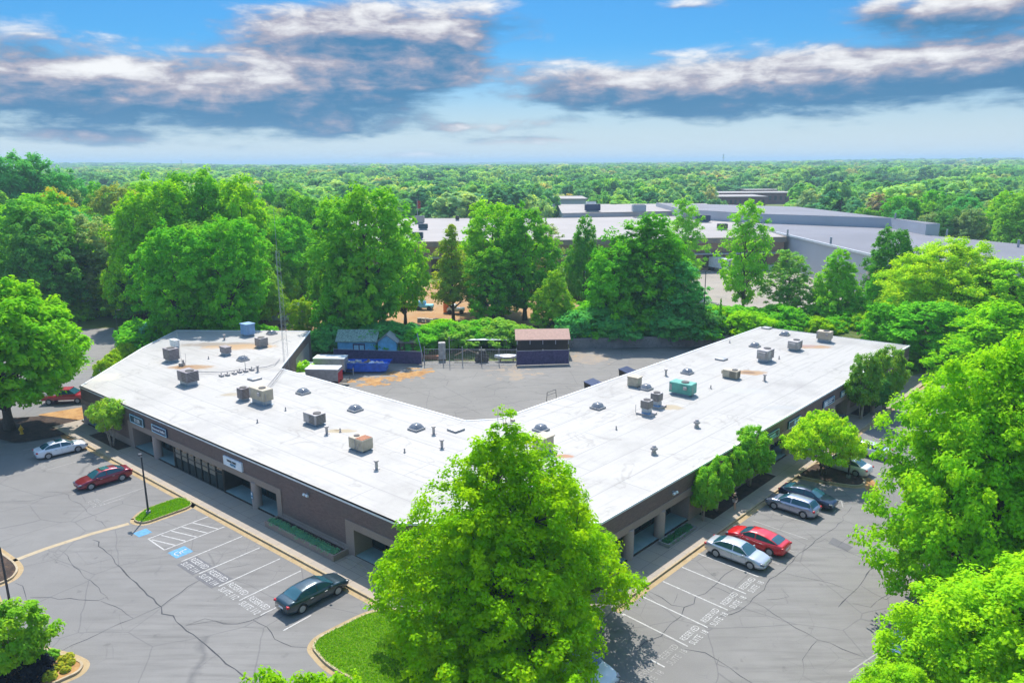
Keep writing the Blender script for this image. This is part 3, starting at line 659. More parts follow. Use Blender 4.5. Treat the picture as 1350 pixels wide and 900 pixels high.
# retaining wall and planted bank behind the yard
for q_ in (((1060, 680), (1078, 674), (1086, 680), (1068, 687)),): MB().poly(ragged([G(*q) for q in q_], .05), Z2-.0015).build('asphalt_patch', 'patch', kind='structure')
rw = MB(); rw.wall([(9.3, 119.5), (20, 120.2), (31.5, 120.9), (46, 122)], .35, -.1, 1.75)
rw.build('retaining_wall', 'concrete_wall', label='stained concrete retaining wall at the back of the rear yard', cat='wall')
bk = MB(); bk.add([(-34, 113.2, 0), (9, 113.2, 0), (9.3, 119.7, 1.6), (31.5, 121.1, 1.6), (50, 122.3, 1.6), (62, 104, 1.6), (80, 96, 1.), (-34, 122, 2.2), (9.3, 128, 2.2), (31.5, 130, 2.2), (50, 131, 2.2), (90, 120, 1.8), (-34, 134, .02), (9.3, 138, .02), (31.5, 140, .02), (50, 142, .02), (105, 135, .02)],
   [(0, 1, 8, 7), (1, 2, 8), (2, 3, 9, 8), (3, 4, 10, 9), (4, 5, 11, 10), (5, 6, 11), (7, 8, 13, 12), (8, 9, 14, 13), (9, 10, 15, 14), (10, 11, 16, 15)])
bk.build('embankment', 'weedy_bank', kind='structure')
# ---------------------------------------------------------------- L-shaped office building
ZR = 4.6
bld = empty('office_building', (0, 0, 0), label='low V-shaped dark brick office building with a white flat roof and tan framed openings', cat='building')
brick = MB(); tan = MB(); glass = []
def solid(T, x0, x1, base=True):
    brick.T = T; brick.bx(x0, x1, 0, 2.5, 0, 3.1)
    tan.T = T; tan.bx(x0, x1, -.035, .0-.001, 0, .9)
def jamb(T, x0, x1): tan.T = T; tan.bx(x0, x1, -.07, 2.5, 0, 3.1-.002)
def header(T, x0, x1): tan.T = T; tan.bx(x0, x1, -.07, .45, 2.5, 3.1-.002); tan.bx(x0, x1, .452, 2.6, 2.6, 2.75)
def storefront(T, x0, x1, y=1.75, zb=.3, zt=2.6, pw=1.5):
    fr = MB(T); gl = MB(T); n = max(1, round((x1-x0)/pw)); w = (x1-x0)/n
    gl.bx(x0, x1, y+.03, y+.08, zb, zt)
    for i in range(n+1): fr.bx(x0+i*w-.04, x0+i*w+.04, y-.05, y+.029, zb, zt)
    for z in (zb+.03, zb+(zt-zb)*.72, zt-.05):
        for i in range(n): fr.bx(x0+i*w+.041, x0+(i+1)*w-.041, y-.045, y+.028, z-.035, z+.035)
    g = gl.build('window', 'glass', bld); fr.build('window_frame', 'frame', g)
def porch(T, x0, x1):
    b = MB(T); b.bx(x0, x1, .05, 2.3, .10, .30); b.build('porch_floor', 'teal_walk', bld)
    b = MB(T); b.bx(x0, x1, -.05, .048, .10, .24); b.build('porch_edge', 'mulch', bld)
def column(T, x, y=.18):
    b = MB(T); b.cyl((x, y), .44, .10, 2.6, 24); b.build('column', 'column', bld, smooth=False)
# left wing
header(TL, -.05, 4.8); solid(TL, 4.8, 12.); jamb(TL, 12., 13.); header(TL, 13., 39.7); jamb(TL, 39.7, 40.4); solid(TL, 40.4, 49.); jamb(TL, 49., 50.); header(TL, 50., LL)
for s in (.6, 17.9, 36.2): column(TL, s)
storefront(TL, -.0, 4.8); storefront(TL, 13., 21.7); storefront(TL, 31., 39.7); storefront(TL, 50., LL+1)
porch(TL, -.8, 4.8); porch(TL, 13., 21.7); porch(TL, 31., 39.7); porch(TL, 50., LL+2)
storefront(TL, 21.8, 30.9, y=.05, zb=.1, zt=2.5, pw=1.3)
tan.T = TL
for q_ in (21.6, 30.95): b = MB(TL); b.bx(q_, q_+.15, .02, 2.3, .13, 2.5); b.build('window_return', 'frame', bld)
b = MB(TL)
for i in range(6): b.bx(21.95+i*1.3, 22.95+i*1.3, .058, .078, 1.35, 2.2)
b.build('window_blind', 'dust', bld)
for k in range(2):
    b = MB(TL); b.bx(49.6, LL+3, -.6-.35*k, -.052-.0*k if k == 0 else -.602, .1, .25-.08*k-.0); b.build('step', 'walk', bld)
# right wing
header(TR, 0, 12.5); jamb(TR, 12.5, 13.5); solid(TR, 13.5, 27.); jamb(TR, 27., 28.); header(TR, 28., 49.); jamb(TR, 49., 50.); solid(TR, 50., 60.); jamb(TR, 60, 61); header(TR, 61, LR)
for s in (3.85, 8.3, 32.6, 44.4): column(TR, s)
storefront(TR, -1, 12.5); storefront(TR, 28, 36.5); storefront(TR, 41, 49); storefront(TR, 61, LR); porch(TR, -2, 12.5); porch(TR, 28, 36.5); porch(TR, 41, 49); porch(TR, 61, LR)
storefront(TR, 36.6, 40.9, y=.05, zb=.1, zt=2.5, pw=1.1)
# chamfered corner
TC, AC = frame(P1, P2); LC = math.dist(P1, P2)
header(TC, .02, LC-.02); column(TC, 2.4); column(TC, LC-2.4); storefront(TC, -.5, LC+.5, y=2.6); porch(TC, .3, LC-.3)
# fascia round the roof, rear and end walls
def fascia(a, c, z0, z1, th_=.4, inset=0.):
    T, A = frame(a, c); brick.T = T; L = math.dist(a, c); brick.bx(inset, L-inset, .0, th_, z0, z1)
for a, c in ((P0, P1), (P1, P2), (P2, P3)): fascia(a, c, 3.1, ZR-.06, .42, .003)
for a, c in ((P3, P4), (P4, P5), (P5, P6), (P6, P7), (P7, P8), (P8, P9), (P9, P10), (P10, P0)): fascia(a, c, 0, ZR-.06, .3, .004)
brick.T = Matrix(); brick.build('wall', 'brick', bld); tan.build('trim', 'tan', bld)
RP = [P0, P1, P2, P3, P4, P5, P6, P7, P8, P9, P10]
A0 = ((P1[0]+P2[0])/2, (P1[1]+P2[1])/2); B0 = ((P5[0]+P6[0])/2, (P5[1]+P6[1])/2)
iL = TL.inverted(); iR = TR.inverted()
def uvL(x, y): v = iL @ Vector((x, y, 0)); return (v.x, v.y)
def uvR(x, y): v = iR @ Vector((x, y, 0)); return (v.x, v.y)
b = MB(); b.poly([P0, P1, A0, B0, P6, P7, P8, P9, P10], ZR, 0, uvL); b.poly([A0, P2, P3, P4, P5, B0], ZR, 0, uvR); rf = b.build('roof', 'roof', bld)
b = MB(); b.wall(RP+[RP[0], RP[1]], .22, ZR-.12, ZR+.05, side=.05); b.build('coping', 'white', bld)
# rear roll-up doors
TD, AD = frame(P7, P8); b = MB(TD); b.bx(9.5, 19.5, -.03, -.004, .0, 3.3); b.build('roll_door', 'roll_door', bld)
TQ, AQ = frame(P6, P7)
for T_, xs in ((frame(P4, P5)[0], (8, 20, 32, 44)), (TQ, (6, 18))):
    for x in xs: b = MB(T_); b.bx(x, x+3.5, -.04, -.005, 0, 3.2); b.build('roll_door', 'roll_door', bld)
def roofpt(px, py): return G(px, py, ZR)
def skylight(px, py, flat=False, s=1.25, A=AL):
    x, y = roofpt(px, py); T = Matrix.Translation((x, y, ZR)) @ Matrix.Rotation(A, 4, 'Z'); b = MB(T); b.bx(-s/2, s/2, -s/2, s/2, .0, .2)
    o = b.build('skylight', 'lip', bld); h = s/2-.06; n = 7; vs = []; fs = []
    for i in range(n):
        for j in range(n):
            u, v = -1+2*i/(n-1), -1+2*j/(n-1); z = (.05 if flat else .42)*max(0, (1-u**4)*(1-v**4))**.7
            vs.append((u*h, v*h, .205+z))
    for i in range(n-1):
        for j in range(n-1): fs.append((i*n+j, (i+1)*n+j, (i+1)*n+j+1, i*n+j+1))
    MB(T).add(vs, fs).build('dome', 'lip' if flat else 'dome', o, smooth=True)
for q in ((320.4, 475), (399.8, 518.5), (358.4, 440.5), (468.5, 541), (549, 566)): skylight(*q)
skylight(335.8, 500, True)
for q in ((788, 538), (713, 567), (851.6, 513), (906, 492), (995, 457), (1034.4, 442)): skylight(*q, A=AR)
for q in ((951, 474), (1011, 433), (601, 567)): skylight(*q, flat=True, A=AR)
def pipe_vent(px, py, h=.55, r=.09, cap=False):
    x, y = roofpt(px, py); b = MB(Matrix.Translation((x, y, 0)))
    if cap: b.cyl((0, 0), .26, ZR, ZR+.18, 14, r1=.22); b.cyl((0, 0), .18, ZR+.18, ZR+.45, 14); b.cyl((0, 0), .34, ZR+.45, ZR+.62, 14, r1=.30); b.cyl((0, 0), .25, ZR+.621, ZR+.8, 14, r1=.12)
    else: b.cyl((0, 0), r, ZR, ZR+h, 10); b.cyl((0, 0), r*2., ZR, ZR+.06, 10); 
    if not cap and h > .6: b.cyl((0, 0), r*1.7, ZR+h, ZR+h+.12, 10)
    b.build('roof_vent', 'hvac', bld)
for q in ((376.6, 541), (339.4, 557), (448.6, 569), (533.5, 596), (812.4, 566), (937, 512), (1027, 473), (962, 452), (275, 473)): pipe_vent(*q, h=.4, r=.07)
for q in ((431, 572), (571.8, 572), (582.7, 590), (496.5, 618), (877.8, 495), (1007.8, 502), (340, 490), (296, 448)): pipe_vent(*q, h=.7, r=.13)
pipe_vent(918.4, 563, cap=True); pipe_vent(862, 598, cap=True)
# pipe run on blocks
b = MB(); zz = ZR+.22
pts = [roofpt(*q) for q in ((262, 492), (290, 493), (330, 488), (350, 486), (362, 482), (369, 474))]
b.tube([(*p, zz) for p in pts], .05, 6)
for q in ((292, 496), (300, 495), (309, 493), (316, 491), (324, 490), (332, 488)):
    x, y = roofpt(*q); b.rbox((x, y, ZR+.12), (.7, .35, .24), AL); b.tube([(x, y, ZR+.2), (x, y, ZR+.5)], .07, 6)
b.build('gas_pipe', 'hvac', bld)
b = MB(); x, y = roofpt(324, 490); b.tube([(x, y, ZR), (x, y, ZR+2.2)], .04, 6); b.tube([(x-.5, y, ZR+2.), (x+.5, y, ZR+2.)], .03, 5); b.build('mast', 'galv', bld)
b = MB(); a_ = roofpt(350, 512); c_ = roofpt(372, 486); b.tube([(*a_, ZR+.05), (*c_, ZR+.05)], .03, 5); d_ = roofpt(354, 513); b.tube([(*d_, ZR+.05), (c_[0]+.3, c_[1], ZR+.05)], .03, 5); b.build('cable', 'hvac', bld)
# ladder rail over the rear edge
x, y = G(668, 556, ZR); T = Matrix.Translation((x, y, ZR)) @ Matrix.Rotation(AR, 4, 'Z'); b = MB(T)
for u in (-.35, .35): b.tube([(u, -.2, 0), (u, -.2, 1.1), (u, .25, 1.3), (u, .9, 1.1), (u, .9, -3.)], .03, 6)
b.rbox((-.6, -.3, .1), (.3, .3, .2)); b.rbox((.6, -.3, .1), (.3, .3, .2)); b.build('ladder_rail', 'beige', bld)
# lights on the brick
def flood(T, s, z, label, y=0):
    r = empty('security_light', (0, 0, 0), label=label, cat='light'); b = MB(T); b.bx(s-.09, s+.09, y-.14, y-.002, z-.1, z+.1); b.build('bracket', 'galv', r)
    for d in (-.2, .2):
        b = MB(T @ Matrix.Translation((s+d, y-.26, z-.02)) @ Matrix.Rotation(-.5, 4, 'X')); b.rbox((0, 0, 0), (.24, .22, .2), 0, 0, .03); b.build('lamp_head', 'white', r)
flood(TL, 44.3, 3.8, 'white twin security light on the dark brick right of the white wall sign'); flood(TR, 9.8, 3.7, 'white twin security light on the brick above the small corner planter')
# wall signs
def sign(T, s0, s1, z0, z1, face, edge, label, texts, m_t='white', group=None, border=True):
    r = empty('wall_sign', (0, 0, 0), label=label, cat='sign'); b = MB(T); b.bx(s0, s1, -.16, -.003, z0, z1); b.build('sign_box', face, r)
    if border:
        b = MB(T); e = .09
        for q in ((s0, s1, z0, z0+e), (s0, s1, z1-e, z1), (s0, s0+e, z0+e, z1-e), (s1-e, s1, z0+e, z1-e)): b.bx(q[0], q[1], -.185, -.1605, q[2], q[3])
        b.build('sign_border', edge, r)
    for t, size, ds, dz, mt in texts:
        TT = T @ Matrix.Translation(((s0+s1)/2+ds, -.19, (z0+z1)/2+dz)) @ Matrix.Rotation(math.pi/2, 4, 'X')
        textmesh('lettering', t, size, TT, mt, r, depth=.008, bold=.012)
    return r, T
sign(TL, 12.95, 15.95, 3.14, 4.05, 'sign_teal', 'sign_edge', 'dark teal sign with white street number above the first left wing doorway', [('8100', .62, .15, -.02, 'white')])
sign(TL, 17.85, 20.9, 3.18, 4.03, 'sign_navy', 'sign_edge', 'navy wall sign with pale frame and a line of white script lettering', [('Personnel Staffing', .36, 0, .0, 'white')])
r, T_ = sign(TL, 31.6, 34.65, 3.15, 4.0, 'sign_face', 'sign_face', 'white panel sign with faint grey lettering above the left wing walkway', [('TOTAL CARE', .25, -.1, .14, 'dark_metal'), ('CENTER', .25, .1, -.15, 'blue_paint')], border=False)
def logo_sign(s0, s1, z0, z1, label, k):
    r = empty('wall_sign', (0, 0, 0), label=label, cat='sign'); b = MB(TR); b.bx(s0, s1, -.16, -.003, z0, z1); b.build('sign_box', 'sign_navy' if k in (2,) else 'sign_teal', r)
    b = MB(TR); e = .06
    for q in ((s0, s1, z0, z0+e), (s0, s1, z1-e, z1), (s0, s0+e, z0+e, z1-e), (s1-e, s1, z0+e, z1-e)): b.bx(q[0], q[1], -.185, -.1605, q[2], q[3])
    b.build('sign_border', 'sign_edge', r)
    b = MB(TR @ Matrix.Translation(((s0+s1)/2, 0, (z0+z1)/2))); L = (s1-s0)
    if k == 0: b.bx(-.25*L, .2*L, -.18, -.161, -.05, .12); b.bx(-.1*L, .3*L, -.18, -.161, -.25, -.14)
    if k == 1: b.bx(-.05*L, .1*L, -.18, -.161, -.2, .2); b.bx(.14*L, .4*L, -.18, -.161, -.05, .12)
    if k == 2: b.bx(-.42*L, -.14*L, -.18, -.161, -.28, .22); b.bx(-.1*L, .42*L, -.18, -.161, .08, .2); b.bx(-.1*L, .3*L, -.18, -.161, -.16, -.05)
    if k == 3: b.bx(-.42*L, -.1*L, -.18, -.161, -.22, .15); b.bx(-.05*L, .42*L, -.18, -.161, -.02, .05)
    b.build('logo', 'sign_edge' if k < 2 else 'sign_face', r)
logo_sign(26.8, 29.6, 3.15, 3.9, 'teal sign above the doorway between the four small trees and the umbrella tree', 0)
logo_sign(31.95, 34.9, 3.15, 3.9, 'teal sign half hidden by the top of the umbrella shaped tree', 1)
logo_sign(41.1, 44.2, 3.15, 3.9, 'navy sign with a large pale emblem above the right wing column', 2)
logo_sign(46.3, 49.1, 3.15, 3.85, 'dark sign with pale emblem partly behind the pair of bushy trees', 3)
# accessible parking sign on the column
r = empty('accessible_parking_sign', (0, 0, 0), label='small blue and white accessible parking sign on the tan column', cat='sign'); TT = TL @ Matrix.Translation((36.2, .18-.47, 0))
b = MB(TT); b.bx(-.16, .16, -.015, 0, 1.35, 1.75); b.bx(-.16, .16, -.016, -.001, 1.1, 1.32); b.build('sign_plate', 'blue_paint', r)
for q_ in ((1.45, 1.7), (1.15, 1.27)): b = MB(TT); b.bx(-.1, .1, -.022, -.0165, *q_); b.build('symbol', 'white', r)
textmesh('door_lettering', 'E-10', .3, TL @ Matrix.Translation((15.6, 2.2, 2.3)) @ Matrix.Rotation(math.pi/2, 4, 'X'), 'white', bld, depth=.005)
# white sign at the far end of the right wing
r, T_ = sign(TR, 52, 54.5, 3.2, 3.9, 'sign_face', 'sign_face', 'white blank-looking sign on the far end of the right wing wall', [], border=False)
# planters
def planter(T, x0, x1, y0, y1, h, m, soil, label, name='planter', n=0, seed=0):
    r = empty(name, (0, 0, 0), label=label, cat='planter'); b = MB(T); w = .14
    b.bx(x0, x1, y0, y0+w, .1, h); b.bx(x0, x1, y1-w, y1, .1, h); b.bx(x0, x0+w, y0+w, y1-w, .1, h); b.bx(x1-w, x1, y0+w, y1-w, .1, h); b.build('box', m, r)
    b = MB(T); b.bx(x0+w, x1-w, y0+w, y1-w, .1, h-.1); b.build('soil', soil, r); return r
lp = planter(TL, 39.9, 49.2, -1.5, -.04, .62, 'tan', 'mulch', 'long tan planter box full of juniper against the brick wall')
rp_ = planter(TR, 7.3, 11.6, -1.35, -.35, .42, 'concrete_wall', 'mulch', 'short dark concrete planter by the columns of the right wing')
def clumps(T, x0, x1, y0, y1, z, n, col, label, name='shrub', seed=5, R=.35, hz=.3, parent=None):
    cm, C = crown_mesh(seed, 1, 0, 1, 'dome', 2, 2, .1, .1); bpy.data.meshes.remove(cm)
    rnd = np.random.default_rng(seed); N = n*60; c = np.stack([rnd.uniform(x0, x1, n), rnd.uniform(y0, y1, n), np.full(n, z)], 1); c = c[np.repeat(np.arange(n), 60)]
    off = rnd.normal(0, 1, (N, 3)); off /= np.linalg.norm(off, axis=1)[:, None]; off[:, 2] = abs(off[:, 2])
    P = c+off*rnd.random((N, 1))**.4*np.array([R, R, hz]); nr = off+rnd.normal(0, .5, (N, 3)); nr[:, 2] += .5; nr /= np.linalg.norm(nr, axis=1)[:, None]
    a = np.cross(nr, rnd.normal(0, 1, (N, 3))); a /= np.linalg.norm(a, axis=1)[:, None]; b_ = np.cross(nr, a); s = .06*rnd.uniform(.6, 1.5, (N, 1))
    V = np.stack([P-a*s, P-b_*s*.5, P+a*s, P+b_*s*.5], 1).reshape(-1, 3)
    V = (np.array(T.to_3x3()) @ V.T).T+np.array(T.translation)
    me = bpy.data.meshes.new(name); me.vertices.add(N*4); me.vertices.foreach_set('co', V.ravel()); me.loops.add(N*4); me.loops.foreach_set('vertex_index', np.arange(N*4)); me.polygons.add(N)
    me.polygons.foreach_set('loop_start', np.arange(0, N*4, 4)); me.polygons.foreach_set('loop_total', np.full(N, 4)); at = me.attributes.new('tint', 'FLOAT', 'FACE'); at.data.foreach_set('value', rnd.random(N)); me.materials.append(M['leaf']); me.update(calc_edges=True)
    o = link(name, me, parent); o.color = (*col, 1); return tag(o, label, 'plant') if not parent else o
clumps(TL, 40.2, 48.9, -1.3, -.7, .5, 130, (.14, .32, .17), 'low blue-green juniper filling the long planter', 'juniper')
clumps(TR, 7.6, 11.3, -1.15, -.55, .3, 40, (.05, .17, .07), 'low dark groundcover in the short concrete planter', 'groundcover', seed=9)
# planting beds at the walls
def bed(T, x0, x1, d0, d1): MB(T).bx(x0, x1, -d1, -d0, .1, .16).build('mulch_bed', 'mulch', kind='structure')
bed(TL, 5.0, 12.2, .1, 1.55); bed(TR, 14.2, 26.5, .1, 1.5); bed(TR, 50.3, 59.8, .1, 1.6)
# ---------------------------------------------------------------- roof equipment
def unit(px, py, w, d, h, m, label, kind='pack', A=AL, curb=.35, cm='curb_blue', dz=0):
    w, d, h, curb = w*.92, d*.92, h*.92, curb*.92; x, y = roofpt(px, py); y += d*.3
    r = empty('rooftop_unit', (x, y, ZR+.001), A, label=label, cat='air conditioner')
    b = MB(); b.rbox((0, 0, curb/2), (w*.8, d*.8, curb), 0); b.rbox((0, 0, .02), (w*.98, d*.98, .04)); b.build('curb', cm, r)
    b = MB(); b.rbox((0, 0, curb+h/2), (w, d, h), 0, 0, .04); body = b.build('housing', m, r)
    z = curb+h
    if kind == 'pack':
        b = MB(); b.cyl((w*.22, 0), min(w, d)*.32, z+.001, z+.07, 18); b.build('fan', 'fan', r)
        b = MB(); b.rbox((-w/2-.11, 0, curb+h*.6), (.22, d*.7, h*.45), 0, 0, .03); b.build('intake_hood', m, r)
        b = MB()
        for k in range(7): b.rbox((w/2+.012, 0, curb+.12+k*(h-.24)/6), (.024, d*.8, .05))
        for k in range(6): b.rbox((w*.2, -d/2-.012, curb+.15+k*(h-.3)/5), (w*.42, .024, .05))
        b.build('louvre', 'fan', r)
        b = MB(); b.rbox((-w*.25, -d/2-.01, curb+h*.5), (w*.34, .02, h*.7)); b.build('access_panel', m, r)
    elif kind == 'cond':
        b = MB(); b.cyl((0, 0), min(w, d)*.38, z+.001, z+.06, 18); b.build('fan', 'fan', r)
        b = MB()
        for k in range(8): b.rbox((0, 0, curb+.1+k*(h-.2)/7), (w+.02, d+.02, .04))
        b.build('coil_guard', 'fan', r)
    elif kind == 'hood':
        b = MB(); b.rbox((0, 0, z+.06), (w*1.12, d*1.12, .12), 0, 0, .03); b.build('cap', m, r)
    elif kind == 'big':
        b = MB(); b.cyl((w*.1, 0), min(w, d)*.3, z+.001, z+.08, 18); b.build('fan', 'fan', r)
        b = MB(); b.rbox((-w*.42, -d/2-.015, curb+h*.5), (w*.1, .03, h*.6)); b.rbox((w*.25, -d/2-.1, curb+h*.62), (w*.16, .2, h*.3), 0, 0, .03); b.build('vent_box', 'hvac', r)
        b = MB(); b.tube([(w*.5+.06, -d*.3, curb+h*.7), (w*.5+.12, -d*.3, curb+.2), (w*.5+.1, -d*.3, .05)], .03, 6); b.build('conduit', 'hvac', r)
    elif kind == 'rust':
        b = MB(); b.rbox((w*.22, 0, z+.012), (w*.5, d*.92, .024)); b.build('top_panel', 'rust', r)
        b = MB(); b.cyl((-w*.27, 0), .28, z+.001, z+.06, 18); b.build('fan', 'fan', r)
        b = MB(); b.tube([(0, -d/2-.05, z-.1), (.1, -d/2-.1, z-.7), (.35, -d/2-.12, z-.9), (.6, -d/2-.06, z-.3)], .03, 6); b.build('conduit', 'hvac', r)
        b = MB(); b.rbox((-w*.02, -d/2-.012, curb+h*.5), (.04, .024, h*.9)); b.build('seam', 'fan', r)
    return r
unit(225, 477, 1.9, 1.5, 1.6, 'hvac_purple', 'tall dark grey cooling unit at the far left edge of the roof', 'cond')
unit(230, 458, 1.6, .8, .9, 'white', 'small white box unit with reddish top behind the tall dark grey unit', 'hood', curb=.2)
unit(247, 508, 2.4, 1.7, 1.35, 'hvac_purple', 'large purple-grey rooftop unit in front of the round brown stain', 'pack', curb=.55)
unit(326, 443, 1.8, 1.6, 1.7, 'blue_tarp', 'rooftop unit covered in blue at the far edge of the left roof', 'hood', curb=.25)
unit(344, 458, 1.5, 1.4, 1.3, 'hvac', 'grey condenser with dark grille beside the antenna mast', 'cond', curb=.2)
unit(297, 468, 1.6, 1., .8, 'hvac_purple', 'low grey exhaust box in the middle of the left roof', 'hood')
unit(320.5, 528, 1.1, 1.1, 1.3, 'hvac_purple', 'narrow dark condenser just left of the big beige unit', 'cond', curb=.25)
unit(344, 533, 2.9, 1.4, 1.35, 'beige', 'big beige rooftop unit raised on a blue-grey curb', 'big', curb=.6)
unit(414, 560, 2.2, 1.4, 1.1, 'hvac', 'light grey two-part unit between the pyramid skylights on the left roof', 'pack', curb=.2)
unit(475, 594, 2.1, 1.4, 1.15, 'beige', 'pale unit with a rust-red top panel nearest the big tree', 'rust', curb=.15)
unit(716, 597, 1.7, 1.4, 1.2, 'beige', 'beige unit half hidden behind the top of the big tree', 'hood', A=AR)
unit(901, 521, 2.9, 1.6, 1.3, 'teal', 'green metal rooftop unit on the right wing', 'big', A=AL, curb=.25)
def tower(px, py, label):
    r = unit(px, py, 1.05, 1.05, .95, 'hvac', label, 'cond', A=AL, curb=.75); 
    b = MB(); b.rbox((0, 0, .1), (1.7, 1.35, .2)); b.build('basin', 'hvac', r); b = MB(); b.rbox((.1, -.3, .215), (.9, .5, .03)); b.build('basin_liner', 'blue_tarp', r)
    b = MB(); b.tube([(-.95, -.6, .1), (-.95, -.6, 1.)], .03, 5); b.tube([(.9, -.6, .1), (.9, -.6, .9)], .03, 5); b.build('stand', 'galv', r)
tower(853, 547, 'left of two grey condensers on blue-lined stands, the nearer one'); tower(866, 537, 'farther of two grey condensers on blue-lined stands beside the brown spot')
unit(837, 510, 1.5, 1.1, 1.1, 'beige', 'cream box unit against the round skylight at the rear edge of the right wing', 'hood', A=AL, curb=.1)
unit(965, 499, 2., 1.2, 1., 'beige', 'low beige and grey unit left of the rust stain on the right wing', 'pack', A=AL, curb=.12)
unit(1010, 477, 2.2, 1.6, 1.3, 'hvac', 'grey unit raised on a narrow curb in the middle of the right wing', 'pack', A=AR, curb=.45)
unit(1049, 462, 1.9, 1.5, 1.2, 'hvac', 'grey unit with a square hood left of the long brown stain', 'pack', A=AR, curb=.25)
unit(1088, 451, 2.1, 1.5, 1.2, 'beige', 'beige unit on thin legs nearest the far end of the right wing', 'big', A=AL, curb=.5)
# whip antenna on the roof behind the brown stain
x, y = roofpt(240, 482); r = empty('whip_antenna', (x, y, ZR), label='thin whip antenna on a block beside the brown roof stain', cat='antenna')
b = MB(); b.rbox((0, 0, .2), (.6, .6, .4)); b.cyl((.2, 0), .12, .4, .8); b.build('base', 'hvac', r); b = MB(); b.tube([(0, 0, .4), (-.25, .1, 4.4)], .025, 5); b.tube([(.5, 0, 0), (.6, 0, 1.6)], .02, 5); b.build('rod', 'galv', r)
# lattice mast at the inner corner
r = empty('lattice_mast', (-29.2, 92.9, 0), label='tall thin galvanised lattice radio mast at the inner corner of the left wing', cat='mast'); b = MB(); Hm = 19.5
legs = [(.42*math.cos(a), .42*math.sin(a)) for a in (.5, .5+2.094, .5+4.189)]
for lx, ly in legs: b.tube([(lx, ly, 0), (lx*.6, ly*.6, Hm)], .02, 5)
n = 34
for i in range(n):
    z0, z1 = Hm*i/n, Hm*(i+1)/n; k0, k1 = 1-.4*i/n, 1-.4*(i+1)/n
    for j in range(3):
        a, c = legs[j], legs[(j+1) % 3]
        if i % 2: a, c = c, a
        b.tube([(a[0]*k0, a[1]*k0, z0), (c[0]*k1, c[1]*k1, z1)], .009, 4, cap=False)
b.build('lattice', 'galv', r); b = MB(); b.tube([(0, 0, Hm-.5), (0, 0, Hm+5.2)], .025, 6); b.build('whip', 'galv', r)
b = MB(); b.tube([(-1.6, 0, 7.6), (0, 0, 8.2), (.9, 0, 7.8)], .02, 4)
for k in range(4): b.tube([(-1.5+k*.4, -.4, 7.65+k*.14), (-1.5+k*.4, .4, 7.65+k*.14)], .015, 4)
b.build('yagi_antenna', 'galv', r)
# ---------------------------------------------------------------- cars
def lerp(t, a): # piecewise linear through [(x, v)...]
    if t <= a[0][0]: return a[0][1]
    for (x0, v0), (x1, v1) in zip(a, a[1:]):
        if t <= x1:
            k = (t-x0)/(x1-x0); k = k*k*(3-2*k)*.5+k*.5; return v0+(v1-v0)*k
    return a[-1][1]
def car_shapes(kind):
    L, W = (4.85, 1.86) if kind != 'hatch' else (4.45, 1.80)
    h = L/2
    c = dict(L=L, W=W, wb=2.8 if kind != 'hatch' else 2.62)
    if kind == 'coupe': roof = 1.40
    elif kind == 'hatch': roof = 1.48
    else: roof = 1.46
    c['deck'] = [(-h, .78 if kind != 'hatch' else .80), (-h+.12, .98 if kind != 'hatch' else .95), (-h+.5, 1.03), (-1.2, .98), (0, .95), (1., .95), (1.6, .90), (h-.35, .78), (h-.08, .66), (h, .55)]
    if kind == 'hatch': c['roofline'] = [(-h+.15, 0.), (-h+.62, .43), (-1.2, .50), (-.3, .53), (.25, .49), (1.15, 0.)]
    elif kind == 'coupe': c['roofline'] = [(-h+.38, .0), (-1.35, .27), (-.75, .40), (-.1, .46), (.4, .41), (1.3, 0.)]
    else: c['roofline'] = [(-h+.55, .0), (-1.15, .40), (-.6, .485), (0., .51), (.4, .46), (1.25, 0.)]
    c['kind'] = kind; return c
